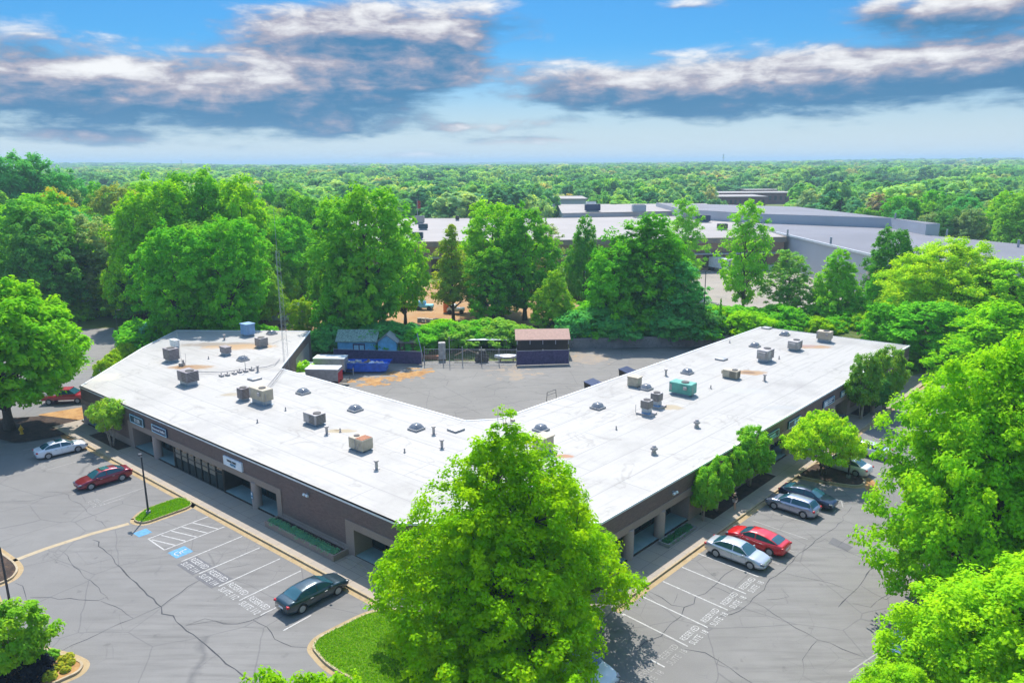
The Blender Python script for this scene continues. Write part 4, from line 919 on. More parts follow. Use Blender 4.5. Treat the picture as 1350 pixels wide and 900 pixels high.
def car_mesh_body(c, dark):
    L, W = c['L'], c['W']; h = L/2; N = 45; vs = []; fs = []
    def hw(x):
        t = abs(x)/h; return W/2*(1-.05*t*t-(.20 if x > 0 else .14)*max(0, (t-.72)/.28)**2.2)
    def sec(x):
        w = hw(x); t = lerp(x, c['deck']); zb = .20+.10*max(0, (abs(x)/h-.8)/.2)**1.5; rr = lerp(x, c['roofline']) if c['roofline'][0][0] < x < c['roofline'][-1][0] else 0
        half = [(0, zb), (w*.88, zb), (w*.98, zb+.10), (w, .42), (w*1.0, .60), (w*.985, t-.16), (w*.93, t-.04), (w*.86, t)]
        if rr > .02:
            wt = w*.86-.22*min(1, rr/.5)*1.; half += [(w*.86-(w*.86-wt)*.55, t+rr*.55), (wt+.02, t+rr*.9), (wt-.07, t+rr*.985), (wt*.5, t+rr+.015), (0, t+rr+.025)]
        else: half += [(w*.78, t+.008+rr), (w*.66, t+.012+rr), (w*.5, t+.02+rr), (w*.25, t+.026+rr), (0, t+.028+rr)]
        return half
    xs = [-h+L*i/(N-1) for i in range(N)]
    K = 13
    for x in xs:
        s = sec(x); ring = [(x, y, z) for y, z in s]+[(x, -y, z) for y, z in s[-2:0:-1]]; vs += ring
    n = 2*K-2
    for i in range(N-1):
        for k in range(n): fs.append((i*n+k, i*n+(k+1) % n, (i+1)*n+(k+1) % n, (i+1)*n+k))
    fs += [tuple(range(n))[::-1], tuple(range((N-1)*n, N*n))]
    b = MB(); b.add(vs, fs); me = b.mesh('body', [M['black']], True); me.materials.clear(); me.materials.append(None)
    # cut the wheel arches
    o = bpy.data.objects.new('t', me); COL.objects.link(o)
    cut = MB()
    for sx in (-c['wb']/2, c['wb']/2):
        for sy in (-1, 1): cut.tube([(sx, sy*W*.30, .32), (sx, sy*W*.7, .32)], .37, 22)
    cm = cut.mesh('c', [dark]); c2 = bpy.data.objects.new('c', cm); COL.objects.link(c2)
    m = o.modifiers.new('b', 'BOOLEAN'); m.object = c2; m.operation = 'DIFFERENCE'; m.solver = 'EXACT'
    bpy.context.view_layer.update()
    out = bpy.data.meshes.new_from_object(o.evaluated_get(bpy.context.evaluated_depsgraph_get()))
    bpy.data.objects.remove(o); bpy.data.objects.remove(c2)
    return out, sec, hw
def car_glass(c, sec, hw):
    """panels 6 mm proud of the cabin: windshield, rear window, side windows"""
    R_ = c['roofline']; off = .008; out = {}
    def top(x, v):   # v -1..1 across the top
        s = sec(x); wt = s[9][0]; y = wt*v; z = s[12][1]-(s[12][1]-s[9][1])*abs(v)**2.2; return (x, y, z)
    def grid(f, n=8, m=8):
        vs = [f(i/n, j/m) for i in range(n+1) for j in range(m+1)]; fs = [(i*(m+1)+j, (i+1)*(m+1)+j, (i+1)*(m+1)+j+1, i*(m+1)+j+1) for i in range(n) for j in range(m)]
        return vs, fs
    xf0, xf1 = R_[-1][0]-.06, R_[-2][0]+.04
    def ws(u, v): x = xf0+(xf1-xf0)*u; p = top(x, (-1+2*v)*.93); return (p[0]+off*.8, p[1], p[2]+off*1.3)
    b = MB(); b.add(*grid(ws)); out['windshield'] = b
    xr0, xr1 = (R_[0][0]+.05, R_[1][0]-.0) if c['kind'] != 'hatch' else (R_[0][0]+.06, R_[1][0]-.04)
    def rw_(u, v): x = xr0+(xr1-xr0)*u; p = top(x, (-1+2*v)*.90); return (p[0]-off*.8, p[1], p[2]+off*1.3)
    b = MB(); b.add(*grid(rw_)); out['rear_window'] = b
    b = MB()
    def side(x, t, sg):
        s = sec(x); p0, p1 = s[7], s[9]; lo = .10; y = p0[0]+(p1[0]-p0[0])*(lo+(.97-lo)*t); z = p0[1]+(p1[1]-p0[1])*(lo+(.97-lo)*t)
        q = s[8]; bul = 4*t*(1-t)*(q[0]-(p0[0]+p1[0])/2-.0)*0.9; return (x, sg*(y+max(0, bul)+off*1.6), z+off*.5)
    a, d = R_[0][0]+.28, R_[-1][0]-.22; mid_ = -.12
    spans = [(mid_+.05, d), (a, mid_-.05)]
    for sg in (-1, 1):
        for x0, x1 in spans:
            vs, fs = grid(lambda u, v: side(x0+(x1-x0)*u, v, sg), 10, 3)
            # taper the ends where the cabin is low
            b.add(vs, fs if sg < 0 else [f[::-1] for f in fs])
    out['side_window'] = b
    return out
CARLIB = {}
def make_car(kind, col, label, metal=0., trunk=False):
    key = kind
    if key not in CARLIB:
        c = car_shapes(kind); body, sec, hw = car_mesh_body(c, M['black']); CARLIB[key] = (c, body, sec, hw)
    c, body0, sec, hw = CARLIB[key]; L, W = c['L'], c['W']; h = L/2
    root = empty('parked_car', label=label, cat='car'); body = body0.copy(); pm = paint('car_paint', col, metal); body.materials.clear(); body.materials.append(pm)
    while len(body.materials) < 2: body.materials.append(M['black'])
    link('body', body, root)
    for k, b in car_glass(c, sec, hw).items(): b.build(k, 'car_glass', root, smooth=True)
    b = MB(); b.bx(-h+.5, h-.5, -W/2+.25, W/2-.25, .16, .5); b.build('underbody', 'black', root)
    # wheels
    wm = MB(); wm.tube([(0, -.115, .0), (0, -.10, 0), (0, .10, 0), (0, .115, 0)], [.29, .325, .325, .29], 24); wme = wm.mesh('tyre', [M['black']], False)
    rm = MB(); rm.tube([(0, -.118, 0), (0, -.105, 0)], [.225, .235], 24); 
    for k in range(5):
        a = 2*math.pi*k/5; rm.T = Matrix.Rotation(a, 4, 'Y'); rm.bx(.05, .21, -.135, -.119, -.035, .035)
    rm.T = Matrix(); rm.tube([(0, -.14, 0), (0, -.12, 0)], [.04, .055], 10)
    rme = rm.mesh('rim', [M['galv']])
    dk = MB(); 
    for sx in (-1, 1):
        for sy in (-1, 1):
            w = link('wheel', wme, root, (sx*c['wb']/2, sy*(W/2-.135), .325), 0 if sy < 0 else math.pi); link('rim', rme, w)
    # lights, plates, mirrors, grille
    for sg in (-1, 1):
        yy = sg*hw(h-.25)*.80
        b = MB(Matrix.Translation((h-.16, yy, .64)) @ Matrix.Rotation(-sg*.5, 4, 'Z') @ Matrix.Rotation(.25, 4, 'Y')); b.rbox((0, 0, 0), (.34, .34, .12), 0, 0, .04); b.build('headlight', 'dome', root, smooth=True)
        b = MB(Matrix.Translation((-h+.10, sg*hw(-h+.15)*.84, .83)) @ Matrix.Rotation(sg*.45, 4, 'Z')); b.rbox((0, 0, 0), (.20, .36, .16), 0, 0, .04); b.build('taillight', 'red', root, smooth=True)
        b = MB(Matrix.Translation((.83, sg*(W/2+.07), 1.0))); b.rbox((0, 0, 0), (.14, .22, .14), 0, 0, .04); o = b.build('mirror', 'black', root, smooth=True); o.data.materials[0] = pm
    b = MB(); b.rbox((h-.03, 0, .44), (.06, .95, .16), 0, 0, .02); b.build('grille', 'black', root)
    b = MB(); b.rbox((-h+.0, 0, .62), (.03, .5, .15)); b.build('licence_plate', 'white', root)
    b = MB()
    for sg in (-1, 1):
        for x in (.45, -.65): b.rbox((x, sg*(W/2*.985), .80), (.2, .035, .03))
    b.build('door_handle', 'galv', root)
    b = MB()
    for sg in (-1, 1):
        for x in (1.02, -.12, -1.12):
            b.rbox((x, sg*(hw(x)+.0), .60), (.012, .006, .42))
    b.build('door_seam', 'black', root)
    return root
def place_car(o, x, y, ang, z=.012): o.location = (x, y, z); o.rotation_euler = (0, 0, math.radians(ang))
def from_wheels(o, pr, pf, ang=None, side=-1):
    """rear and front wheel contact points of the near side"""
    a = Vector(G(*pr)); b = Vector(G(*pf)); m_ = (a+b)/2; g = math.atan2(b.y-a.y, b.x-a.x) if ang is None else math.radians(ang)
    n = Vector((-math.sin(g), math.cos(g)))*(.80 if side < 0 else -.80); place_car(o, m_.x+n.x, m_.y+n.y, math.degrees(g))
c1 = make_car('sedan', (.78, .79, .82), 'white sedan with a dark sunroof parked beside the yellow hydrant corner'); from_wheels(c1, (64.4, 604.5), (103.3, 595.5), 44)
b = MB(); b.rbox((-.15, 0, 1.497), (.7, .85, .012)); b.build('sunroof', 'car_glass', c1)
c2 = make_car('sedan', (.23, .008, .022), 'dark cherry red sedan parked nose outwards near the light pole', .35); from_wheels(c2, (161.3, 633.3), (120.4, 645.5), 227, side=1)
b = MB(); b.rbox((-.15, 0, 1.497), (.7, .85, .012)); b.build('sunroof', 'car_glass', c2)
c3 = make_car('sedan', (.012, .040, .055), 'dark blue-green sedan parked alone in the last reserved bay', .3); from_wheels(c3, (399.4, 807), (443.6, 783.6), 48.5)
c3.scale = (1.05, 1.03, 1.02)
c4 = make_car('sedan', (.55, .57, .62), 'silver-white sedan parked nose outwards nearest the right walkway corner', .45); from_wheels(c4, (943.3, 733.5), (989.6, 750.2), -42)
c5 = make_car('coupe', (.62, .004, .012), 'bright red sedan parked between the silver sedan and the silver hatchback', .1); place_car(c5, *G(988, 712), 137)
x, y = Vector(G(1014.4, 732))-Vector((math.cos(math.radians(137)), math.sin(math.radians(137))))*-1.4+Vector((.8*math.cos(math.radians(47)), .8*math.sin(math.radians(47)))); place_car(c5, x, y, 137)
c6 = make_car('hatch', (.33, .36, .46), 'silver-blue hatchback parked nose to the walkway behind the red sedan', .6); from_wheels(c6, (1059.3, 683.6), (1019.3, 670), 136, side=1)
c6.scale = (1, 1, 1)
c7 = make_car('coupe', (.006, .018, .05), 'dark navy sedan parked nose outwards beside the mulch island', .4)
g7 = math.radians(-43); fx = Vector(G(1080.5, 671.5)); place_car(c7, fx.x-1.4*math.cos(g7)-.8*math.sin(g7), fx.y-1.4*math.sin(g7)+.8*math.cos(g7), -43)
c8 = make_car('sedan', (.74, .75, .77), 'white sedan parked just behind the mulch island and its light pole'); from_wheels(c8, (1127.5, 628), (1090.8, 617), 134, side=1)
c9 = make_car('sedan', (.60, .62, .66), 'pale grey car half hidden behind the white sedan', .3); place_car(c9, *G(1140, 598), 136)
c10 = make_car('sedan', (.70, .72, .75), 'white car almost hidden under the big central tree'); place_car(c10, *G(764, 886), -44)
c11 = make_car('hatch', (.02, .13, .34), 'blue car glimpsed between the two big trees on the right', .2); place_car(c11, *G(1252, 792), 47)
c12 = make_car('sedan', (.03, .10, .25), 'blue car peeping out under the bottom right tree', .2); place_car(c12, *G(1197, 856), 50)
c14 = make_car('sedan', (.65, .66, .68), 'white car mostly buried under the leaves of the bottom right tree', .2); place_car(c14, *G(1222, 838), 50)
# red pickup at far left
r = empty('pickup_truck', (0, 0, 0), label='dark red pickup truck parked at the far left corner of the building', cat='truck')
red_p = paint('truck_paint', (.42, .01, .03)); b = MB(); b.rbox((0, 0, .85), (5.4, 1.95, .62), 0, 0, .12); b.rbox((.35, 0, 1.2), (2.3, 1.9, .25), 0, 0, .1); b.build('body', red_p, r)
b = MB(); b.add([(-.8, -.88, 1.3), (1.5, -.88, 1.3), (1.5, .88, 1.3), (-.8, .88, 1.3), (-.55, -.75, 1.82), (.8, -.75, 1.82), (.8, .75, 1.82), (-.55, .75, 1.82)], [(0, 1, 5, 4), (1, 2, 6, 5), (2, 3, 7, 6), (3, 0, 4, 7)]); b.build('window', 'car_glass', r)
b = MB(); b.rbox((.12, 0, 1.84), (1.45, 1.6, .08), 0, 0, .03); b.build('roof', red_p, r)
b = MB(); b.rbox((-1.8, 0, 1.13), (1.6, 1.6, .1)); b.build('bed', 'black', r)
for sx in (-1.7, 1.75):
    for sy in (-.9, .9): b = MB(Matrix.Translation((sx, sy, .4))); b.tube([(0, -.13, 0), (0, .13, 0)], .4, 20); w = b.build('wheel', 'black', r); b = MB(Matrix.Translation((sx, sy, .4))); b.tube([(0, -.14, 0), (0, .14, 0)], .24, 14); b.build('rim', 'galv', w)
r.location = (*G(88, 530), .012); r.rotation_euler = (0, 0, math.radians(8))
# ---------------------------------------------------------------- light poles
def lamp_post(px, h, label, two=False, arm=1.1, armdir=0., base=.0):
    x, y = G(*px); r = empty('light_pole', (x, y, base), armdir, label=label, cat='light pole')
    b = MB(); b.cyl((0, 0), .2, 0, .25, 14); b.build('base', 'concrete_wall', r); b = MB(); b.tube([(0, 0, .2), (0, 0, h)], [.09, .06], 10); b.build('pole', 'dark_metal', r)
    for sg in ((1, -1) if two else (1,)):
        b = MB(); b.tube([(0, 0, h-.05), (sg*.35, 0, h+.05)], .035, 6); b.rbox((sg*.55, 0, h+.05), (.5, .3, .12), 0, 0, .03); b.build('lamp_head', 'dark_metal', r)
    return r
lamp_post((196, 678), 5.3, 'black light pole standing on the grass finger island', armdir=2.2, base=.12)
lamp_post((1118, 630.5), 5.0, 'black light pole on the mulch island beside the white sedan', armdir=1.5, base=.12)
lamp_post((14, 800), 4.6, 'black light pole with square head at the bottom left kerb', armdir=2.8)
lamp_post((159, 462), 6.8, 'thin grey pole in the side lot beyond the left roof edge', two=False)
x = at_depth(928, 122.5); r = lamp_post((0, 700), zat(x, 122.5, 366), 'tall pole with twin lamp heads by the retaining wall', two=True); r.location = (x, 122.5, 1.)
# hydrant
x, y = G(29, 573); r = empty('fire_hydrant', (x, y, .12), label='yellow fire hydrant on the shaded strip by the white sedan', cat='hydrant')
b = MB(); b.cyl((0, 0), .17, 0, .06, 14); b.cyl((0, 0), .12, .06, .55, 14); b.cyl((0, 0), .15, .55, .6, 14); b.cyl((0, 0), .12, .6, .78, 12, r1=.03); b.cyl((0, 0), .03, .78, .84, 6); b.build('body', 'yellow', r)
b = MB(); b.tube([(-.22, 0, .45), (.22, 0, .45)], .055, 8); b.tube([(0, -.24, .42), (0, 0, .42)], .075, 8); b.build('outlet', 'yellow', r); r.scale = (1.3, 1.3, 1.3)
# ---------------------------------------------------------------- person on the right walk
def skin_mesh(name, verts, edges, rad, m, parent, sub=2):
    me = bpy.data.meshes.new(name); me.from_pydata(verts, edges, []); o = bpy.data.objects.new(name, me); COL.objects.link(o)
    o.modifiers.new('s', 'SKIN'); me.update()
    for i, v in enumerate(o.data.skin_vertices[0].data): v.radius = (rad[i], rad[i]); v.use_root = (i == 0)
    q = o.modifiers.new('u', 'SUBSURF'); q.levels = sub; bpy.context.view_layer.update()
    nm = bpy.data.meshes.new_from_object(o.evaluated_get(bpy.context.evaluated_depsgraph_get())); bpy.data.objects.remove(o)
    nm.materials.clear(); nm.materials.append(M[m]); nm.polygons.foreach_set('use_smooth', [True]*len(nm.polygons)); nm.name = name
    return link(name, nm, parent)
x, y = G(968, 672, .13); pr = empty('person', (x, y, .13), math.radians(200), label='person in black top and pale shorts walking on the shaded right walkway', cat='person')
V = [(0, 0, .92), (0, .0, 1.08), (0, 0, 1.28), (0, 0, 1.40), (.015, 0, 1.47), (.03, 0, 1.56), (.03, 0, 1.63),
     (0, .09, .88), (.12, .10, .50), (.02, .10, .10), (.12, .10, .04), (0, -.09, .88), (-.10, -.10, .50), (-.22, -.10, .12), (-.12, -.10, .04),
     (0, .17, 1.37), (-.05, .24, 1.12), (.12, .21, .95), (.17, .20, .88), (0, -.17, 1.37), (.03, -.26, 1.13), (.2, -.12, 1.2), (.25, -.06, 1.24)]
Ed = [(0, 1), (1, 2), (2, 3), (3, 4), (4, 5), (5, 6), (0, 7), (7, 8), (8, 9), (9, 10), (0, 11), (11, 12), (12, 13), (13, 14), (3, 15), (15, 16), (16, 17), (17, 18), (3, 19), (19, 20), (20, 21), (21, 22)]
Rd = [.13, .11, .13, .09, .055, .095, .075, .09, .06, .04, .035, .09, .06, .04, .035, .055, .042, .032, .035, .055, .042, .032, .035]
skin_mesh('body', V, Ed, Rd, 'skin', pr)
skin_mesh('top', [V[1], V[2], V[3], V[15], V[19], (-.02, .21, 1.25), (.01, -.215, 1.25)], [(0, 1), (1, 2), (2, 3), (2, 4), (3, 5), (4, 6)], [.13, .15, .105, .075, .075, .06, .06], 'cloth_black', pr)
skin_mesh('shorts', [V[0], V[7], (.05, .095, .68), V[11], (-.045, -.095, .68)], [(0, 1), (1, 2), (0, 3), (3, 4)], [.145, .115, .095, .115, .095], 'cloth_white', pr)
skin_mesh('hair', [(.0, 0, 1.65), (-.04, 0, 1.58), (-.06, 0, 1.44)], [(0, 1), (1, 2)], [.10, .10, .05], 'hair', pr)
skin_mesh('bag', [(-.05, .14, 1.2), (-.05, .18, 1.0)], [(0, 1)], [.08, .1], 'cloth_black', pr)
# ---------------------------------------------------------------- rear yard
def shed(px_l, px_r, d, h, hr, wall, roof, label, ridge='x', name='shed', windows=0, gable=False):
    a = Vector(G(*px_l)); c = Vector(G(*px_r)); L = (c-a).length; g = math.atan2(c.y-a.y, c.x-a.x)
    r = empty(name, (a.x, a.y, 0), g, label=label, cat='shed'); b = MB(); b.bx(0, L, 0, d, 0, h)
    if gable: b.add([(0, 0, h), (L, 0, h), (L/2, 0, hr)], [(0, 1, 2)]); b.add([(0, d, h), (L, d, h), (L/2, d, hr)], [(0, 2, 1)])
    else:
        for x in (0, L): b.add([(x, 0, h), (x, d, h), (x, d/2, hr)], [(0, 1, 2)])
    b.build('wall', wall, r); b = MB(); e = .3
    if gable:
        b.add([(-e, -e, h-.15), (L/2, -e, hr+.05), (L/2, d+e, hr+.05), (-e, d+e, h-.15), (-e, -e, h-.05), (L/2, -e, hr+.15), (L/2, d+e, hr+.15), (-e, d+e, h-.05)], [(0, 1, 5, 4), (4, 5, 6, 7), (0, 4, 7, 3), (0, 3, 2, 1), (2, 3, 7, 6)])
        b.add([(L+e, -e, h-.15), (L/2, -e, hr+.05), (L/2, d+e, hr+.05), (L+e, d+e, h-.15), (L+e, -e, h-.05), (L/2, -e, hr+.15), (L/2, d+e, hr+.15), (L+e, d+e, h-.05)], [(1, 0, 4, 5), (5, 4, 7, 6), (4, 0, 3, 7), (3, 0, 1, 2), (3, 2, 6, 7)])
    else:
        b.add([(-e, -e, h-.15), (L+e, -e, h-.15), (L+e, d/2, hr), (-e, d/2, hr), (-e, -e, h-.03), (L+e, -e, h-.03), (L+e, d/2, hr+.12), (-e, d/2, hr+.12)], [(0, 1, 5, 4), (4, 5, 6, 7), (0, 4, 7, 3), (1, 2, 6, 5), (0, 3, 2, 1)])
        b.add([(-e, d+e, h-.15), (L+e, d+e, h-.15), (L+e, d/2, hr), (-e, d/2, hr), (-e, d+e, h-.03), (L+e, d+e, h-.03), (L+e, d/2, hr+.12), (-e, d/2, hr+.12)], [(1, 0, 4, 5), (5, 4, 7, 6), (4, 0, 3, 7), (2, 1, 5, 6), (0, 1, 2, 3)])
    b.build('roof', roof, r); return r, L
r, L = shed((446, 471), (496, 471), 4., 2.7, 4.0, 'blue_shed', 'mossy', 'light blue shed with a mossy speckled roof behind the fence')
b = MB(); b.bx(L*.4, L*.72, -.03, -.003, .0, 2.25); o = b.build('door', 'purple_screen', r); b = MB(); b.bx(L*.43, L*.55, -.05, -.031, 1.1, 2.0); b.bx(L*.58, L*.69, -.05, -.031, 1.1, 2.0); b.build('pane', 'sign_edge', o)
shed((499, 472), (523, 472), 4.2, 2.6, 3.7, 'blue_shed', 'lip', 'small gabled blue-grey shed right of the light blue shed', gable=True)
r, L = shed((528, 470), (558, 470), 3., 2.4, 2.7, 'wood', 'dust', 'low brown-roofed lean-to behind the fence')
r, L = shed((682, 472), (749, 471), 4.2, 3.05, 4.1, 'frame', 'brown_roof', 'long shed with a brown shingle roof and open upper side')
b = MB()
for i in range(5): b.bx(L*i/4-.06, L*i/4+.06, -.1, -.003, 2.2, 3.)
b.build('post', 'galv', r)
# fence
fl = [Vector(G(441, 477)), Vector(G(560, 481)), Vector(G(681, 482)), Vector(G(750, 480))]
r = empty('chain_link_fence', (0, 0, 0), label='tall grey chain link fence with dark privacy mesh across the rear yard', cat='fence')
def seg(a, c, hh, mesh_, n, posth=None):
    d = (c-a); b = MB(); 
    for i in range(n+1):
        p = a.lerp(c, i/n); b = MB(); b.tube([(p.x, p.y, 0), (p.x, p.y, posth or hh+.15)], .06, 7); b.build('post', 'galv', r)
    b = MB(); b.tube([(a.x, a.y, hh), (c.x, c.y, hh)], .035, 6); b.tube([(a.x, a.y, .12), (c.x, c.y, .12)], .03, 6); b.build('rail', 'galv', r)
    q = d.normalized(); nrm = Vector((q.y, -q.x)); b = MB(Matrix.Translation((a.x+nrm.x*.09, a.y+nrm.y*.09, 0)) @ Matrix.Rotation(math.atan2(d.y, d.x), 4, 'Z'))
    Ld = d.length
    if mesh_: b.bx(.05, Ld-.05, -.01, .01, .12, hh-.05); b.build('privacy_mesh', 'purple_screen', r)
    else:
        b.T = b.T; k = 0.
        for i in range(int(Ld/.35)): b.bx(i*.35, i*.35+.012, -.006, .006, .1, hh)
        for i in range(int(hh/.3)): b.bx(0, Ld, -.006, .006, .1+i*.3, .112+i*.3)
        b.build('wire', 'galv', r)
seg(fl[0], fl[0].lerp(fl[1], .97), 2.1, True, 5); seg(fl[1], fl[1].lerp(fl[2], .62), 2.5, False, 3, 2.9); seg(fl[1].lerp(fl[2], .62), fl[2], 2.5, False, 2); seg(fl[2], fl[3], 2.3, True, 2)
b = MB(); p = fl[1]; b.tube([(p.x, p.y, 0), (p.x-1.2, p.y+1.5, 4.6)], .07, 6); p = Vector(G(593, 481)); b.tube([(p.x, p.y, 0), (p.x, p.y, 4.4)], .06, 6); b.build('tall_post', 'galv', r)
# things stored behind the fence
def thing_(name, label, cat, px, z=0., rz=0.): return empty(name, (*G(*px), z), rz, label=label, cat=cat)
r = thing_('timber_stack', 'pile of orange-red timber behind the fence gate', 'lumber', (570, 474)); b = MB()
for i in range(9): b.rbox((random.uniform(-.2, .2), (i % 3)*.35, .12+.2*(i//3)), (3.4, .3, .16), random.uniform(-.05, .05))
b.build('timber', 'rust', r)
r = thing_('stone_pillar', 'pale square pillar of wrapped material behind the fence', 'pillar', (583, 474)); b = MB(); b.rbox((0, 0, 1.4), (1.1, 1., 2.8), .1, 0, .1); b.build('block', 'stone', r); b = MB(); b.rbox((0, 0, .12), (1.3, 1.2, .2)); b.build('pallet', 'wood', r)
r = thing_('rack', 'long white-topped storage rack behind the fence', 'rack', (632, 467)); b = MB(); b.rbox((0, 0, 2.5), (9.5, 1.2, .08)); b.build('top', 'white', r)
b = MB()
for i in range(5):
    for y in (-.5, .5): b.rbox((-4.4+i*2.2, y, 1.23), (.1, .1, 2.46))
b.build('leg', 'wood', r)
r = thing_('machine', 'dark farm machine with long boom behind the fence', 'machine', (635, 476)); b = MB(); b.rbox((0, 0, .8), (1.6, 1.3, 1.1), 0, 0, .12); b.rbox((.1, 0, 1.6), (1.1, 1.1, .5), 0, 0, .1); b.build('engine_box', 'frame', r)
b = MB(); b.tube([(-.5, 0, 1.2), (-2.2, 0, 1.9), (-4.2, .2, .9)], .09, 6); b.tube([(-4.2, -.5, .4), (-2., -.4, .35)], .12, 6); b.build('boom', 'wood', r)
for sx in (-.6, .7):
    for sy in (-.8, .8): b = MB(Matrix.Translation((sx, sy, .45))); b.tube([(0, -.12, 0), (0, .12, 0)], .45, 16); b.build('wheel', 'black', r)
r = thing_('small_boat', 'small pale boat hull behind the fence', 'boat', (668, 476)); b = MB(); n = 9; vs = []; fs = []
for i in range(n):
    t = -1+2*i/(n-1); w = .75*(1-abs(t)**2.4)+.02
    vs += [(t*1.9, -w, .9+.15*t*t), (t*1.9, 0, .35+.3*t*t), (t*1.9, w, .9+.15*t*t), (t*1.9, 0, .6+.25*t*t)]
for i in range(n-1):
    for k in range(4): fs.append((i*4+k, i*4+(k+1) % 4, i*4+4+(k+1) % 4, i*4+4+k))
b.add(vs, fs); b.build('hull', 'sign_face', r); b = MB(); b.rbox((-1, 0, .2), (.2, 1., .4)); b.rbox((1, 0, .2), (.2, 1., .4)); b.build('cradle', 'wood', r)
# roll-off dumpster
p = Vector(G(483, 489)); r = empty('rolloff_dumpster', (p.x, p.y, .012), math.radians(-1), label='long blue roll-off dumpster full of debris in the rear yard', cat='dumpster')
b = MB(); X0, X1, W2, h = -3.4, 2.8, 1.15, 1.5
b.add([(X0, -W2, .2), (X1, -W2, .2), (X1+.9, -W2, h), (X0, -W2, h), (X0, W2, .2), (X1, W2, .2), (X1+.9, W2, h), (X0, W2, h)], [(0, 1, 2, 3), (5, 4, 7, 6), (4, 0, 3, 7), (1, 5, 6, 2), (4, 5, 1, 0)])
b.bx(X0, X1+.3, -W2+.1, W2-.1, .22, 1.2)
b.bx(X0-.05, X1+.95, -W2-.08, -W2-.002, h-.1, h+.02); b.bx(X0-.05, X1+.95, W2+.002, W2+.08, h-.1, h+.02); b.build('body', 'blue_steel', r)
b = MB()
for i in range(10): b.bx(X0+.1+i*.62, X0+.2+i*.62, -W2-.07, -W2-.004, .22, h-.11)
b.build('rib', 'blue_steel', r)
for i in range(8): blob('debris', ('white', 'stone', 'pallet', 'dust', 'wood')[i % 5], (X0+.6+i*.75, random.uniform(-.6, .6), 1.28), (.5, .4, .28), i, r, 2, .4)
# box trucks
def van(px, label, red=False, wdt=2.1, length=4.6, h=2.3, rz=0.):
    p = Vector(G(*px)); r = empty('utility_truck', (p.x, p.y, .012), rz, label=label, cat='truck'); b = MB(); b.rbox((0, 0, .55+h/2-.1), (length, wdt, h-.6), 0, 0, .06); b.build('cargo_box', 'hvac', r)
    b = MB(); b.rbox((0, 0, h+.18), (length+.1, wdt+.1, .12), 0, 0, .04); b.build('roof', 'white', r)
    b = MB(); b.rbox((length/2+.02, 0, 1.25), (.06, wdt-.1, 1.5)); b.build('tailgate', 'red' if red else 'galv', r)
    b = MB()
    for sy in (-.4, .4): b.tube([(-length/2+.3, sy*wdt, h+.32), (length/2-.3, sy*wdt, h+.32)], .03, 5)
    b.build('roof_rack', 'galv', r)
    b = MB(); b.rbox((-length/2-.9, 0, 1.), (1.8, wdt-.1, 1.), 0, 0, .15); b.build('cab', 'white', r)
    for sx in (-length/2-.7, length/2-.9):
        for sy in (-1, 1): b = MB(Matrix.Translation((sx, sy*(wdt/2-.12), .38))); b.tube([(0, -.13, 0), (0, .13, 0)], .38, 16); b.build('wheel', 'black', r)
    b = MB(); b.rbox((length/2+.55, 0, .6), (1.1, 1.3, .06)); b.tube([(length/2+1.1, -.6, .6), (length/2+1.1, -.6, 1.2), (length/2+1.1, .6, 1.2), (length/2+1.1, .6, .6)], .03, 5); b.build('rear_platform', 'frame', r)
van((428, 507), 'white-roofed utility truck with a red tail nearest the roof edge', True, rz=math.radians(-4)); van((437, 492), 'white-roofed utility truck behind the one with the red tail', rz=math.radians(-4))
# dark bins against the rear of the right wing and a hoop barrier
for i, (px, lab) in enumerate((((826, 500), 'dark bin just showing beyond the right roof edge, the one nearer the shade'), ((781, 517), 'dark bin just showing beyond the right roof edge, the one nearer the hoop'))):
    p = G(*px); r = empty('waste_bin', (*p, .012), AR, label=lab, cat='bin'); r.scale = (.85, .85, .8); b = MB(); b.add([(-1.1, -.7, .15), (1.1, -.7, .15), (1.1, .7, .15), (-1.1, .7, .15), (-1.2, -.9, 1.5), (1.2, -.9, 1.5), (1.2, .8, 1.9), (-1.2, .8, 1.9)], [(0, 1, 5, 4), (1, 2, 6, 5), (2, 3, 7, 6), (3, 0, 4, 7), (3, 2, 1, 0)]); b.build('body', 'frame', r)
    b = MB(); b.add([(-1.25, -.95, 1.52), (1.25, -.95, 1.52), (1.25, .85, 1.94), (-1.25, .85, 1.94), (-1.25, -.95, 1.6), (1.25, -.95, 1.6), (1.25, .85, 2.02), (-1.25, .85, 2.02)], [(4, 5, 6, 7), (0, 1, 5, 4), (1, 2, 6, 5), (2, 3, 7, 6), (3, 0, 4, 7)]); b.build('lid', 'sign_navy', r)
p = G(727, 528); r = empty('hoop_barrier', (*p, .012), AR, label='thin dark metal hoop frame standing in the rear yard', cat='barrier'); b = MB(); b.tube([(-1., 0, 0), (-.85, 0, 1.3), (.85, 0, 1.3), (1., 0, 0)], .04, 6); b.tube([(-.9, 0, .9), (.9, 0, .9)], .025, 6); b.build('tube', 'dark_metal', r)
p = G(466, 495); r = empty('bollard', (*p, .012), label='short grey post beside the blue roll-off dumpster', cat='bollard'); b = MB(); b.cyl((0, 0), .07, 0, 1.1, 10); b.cyl((0, 0), .09, 1.1, 1.16, 10); b.build('post', 'galv', r)
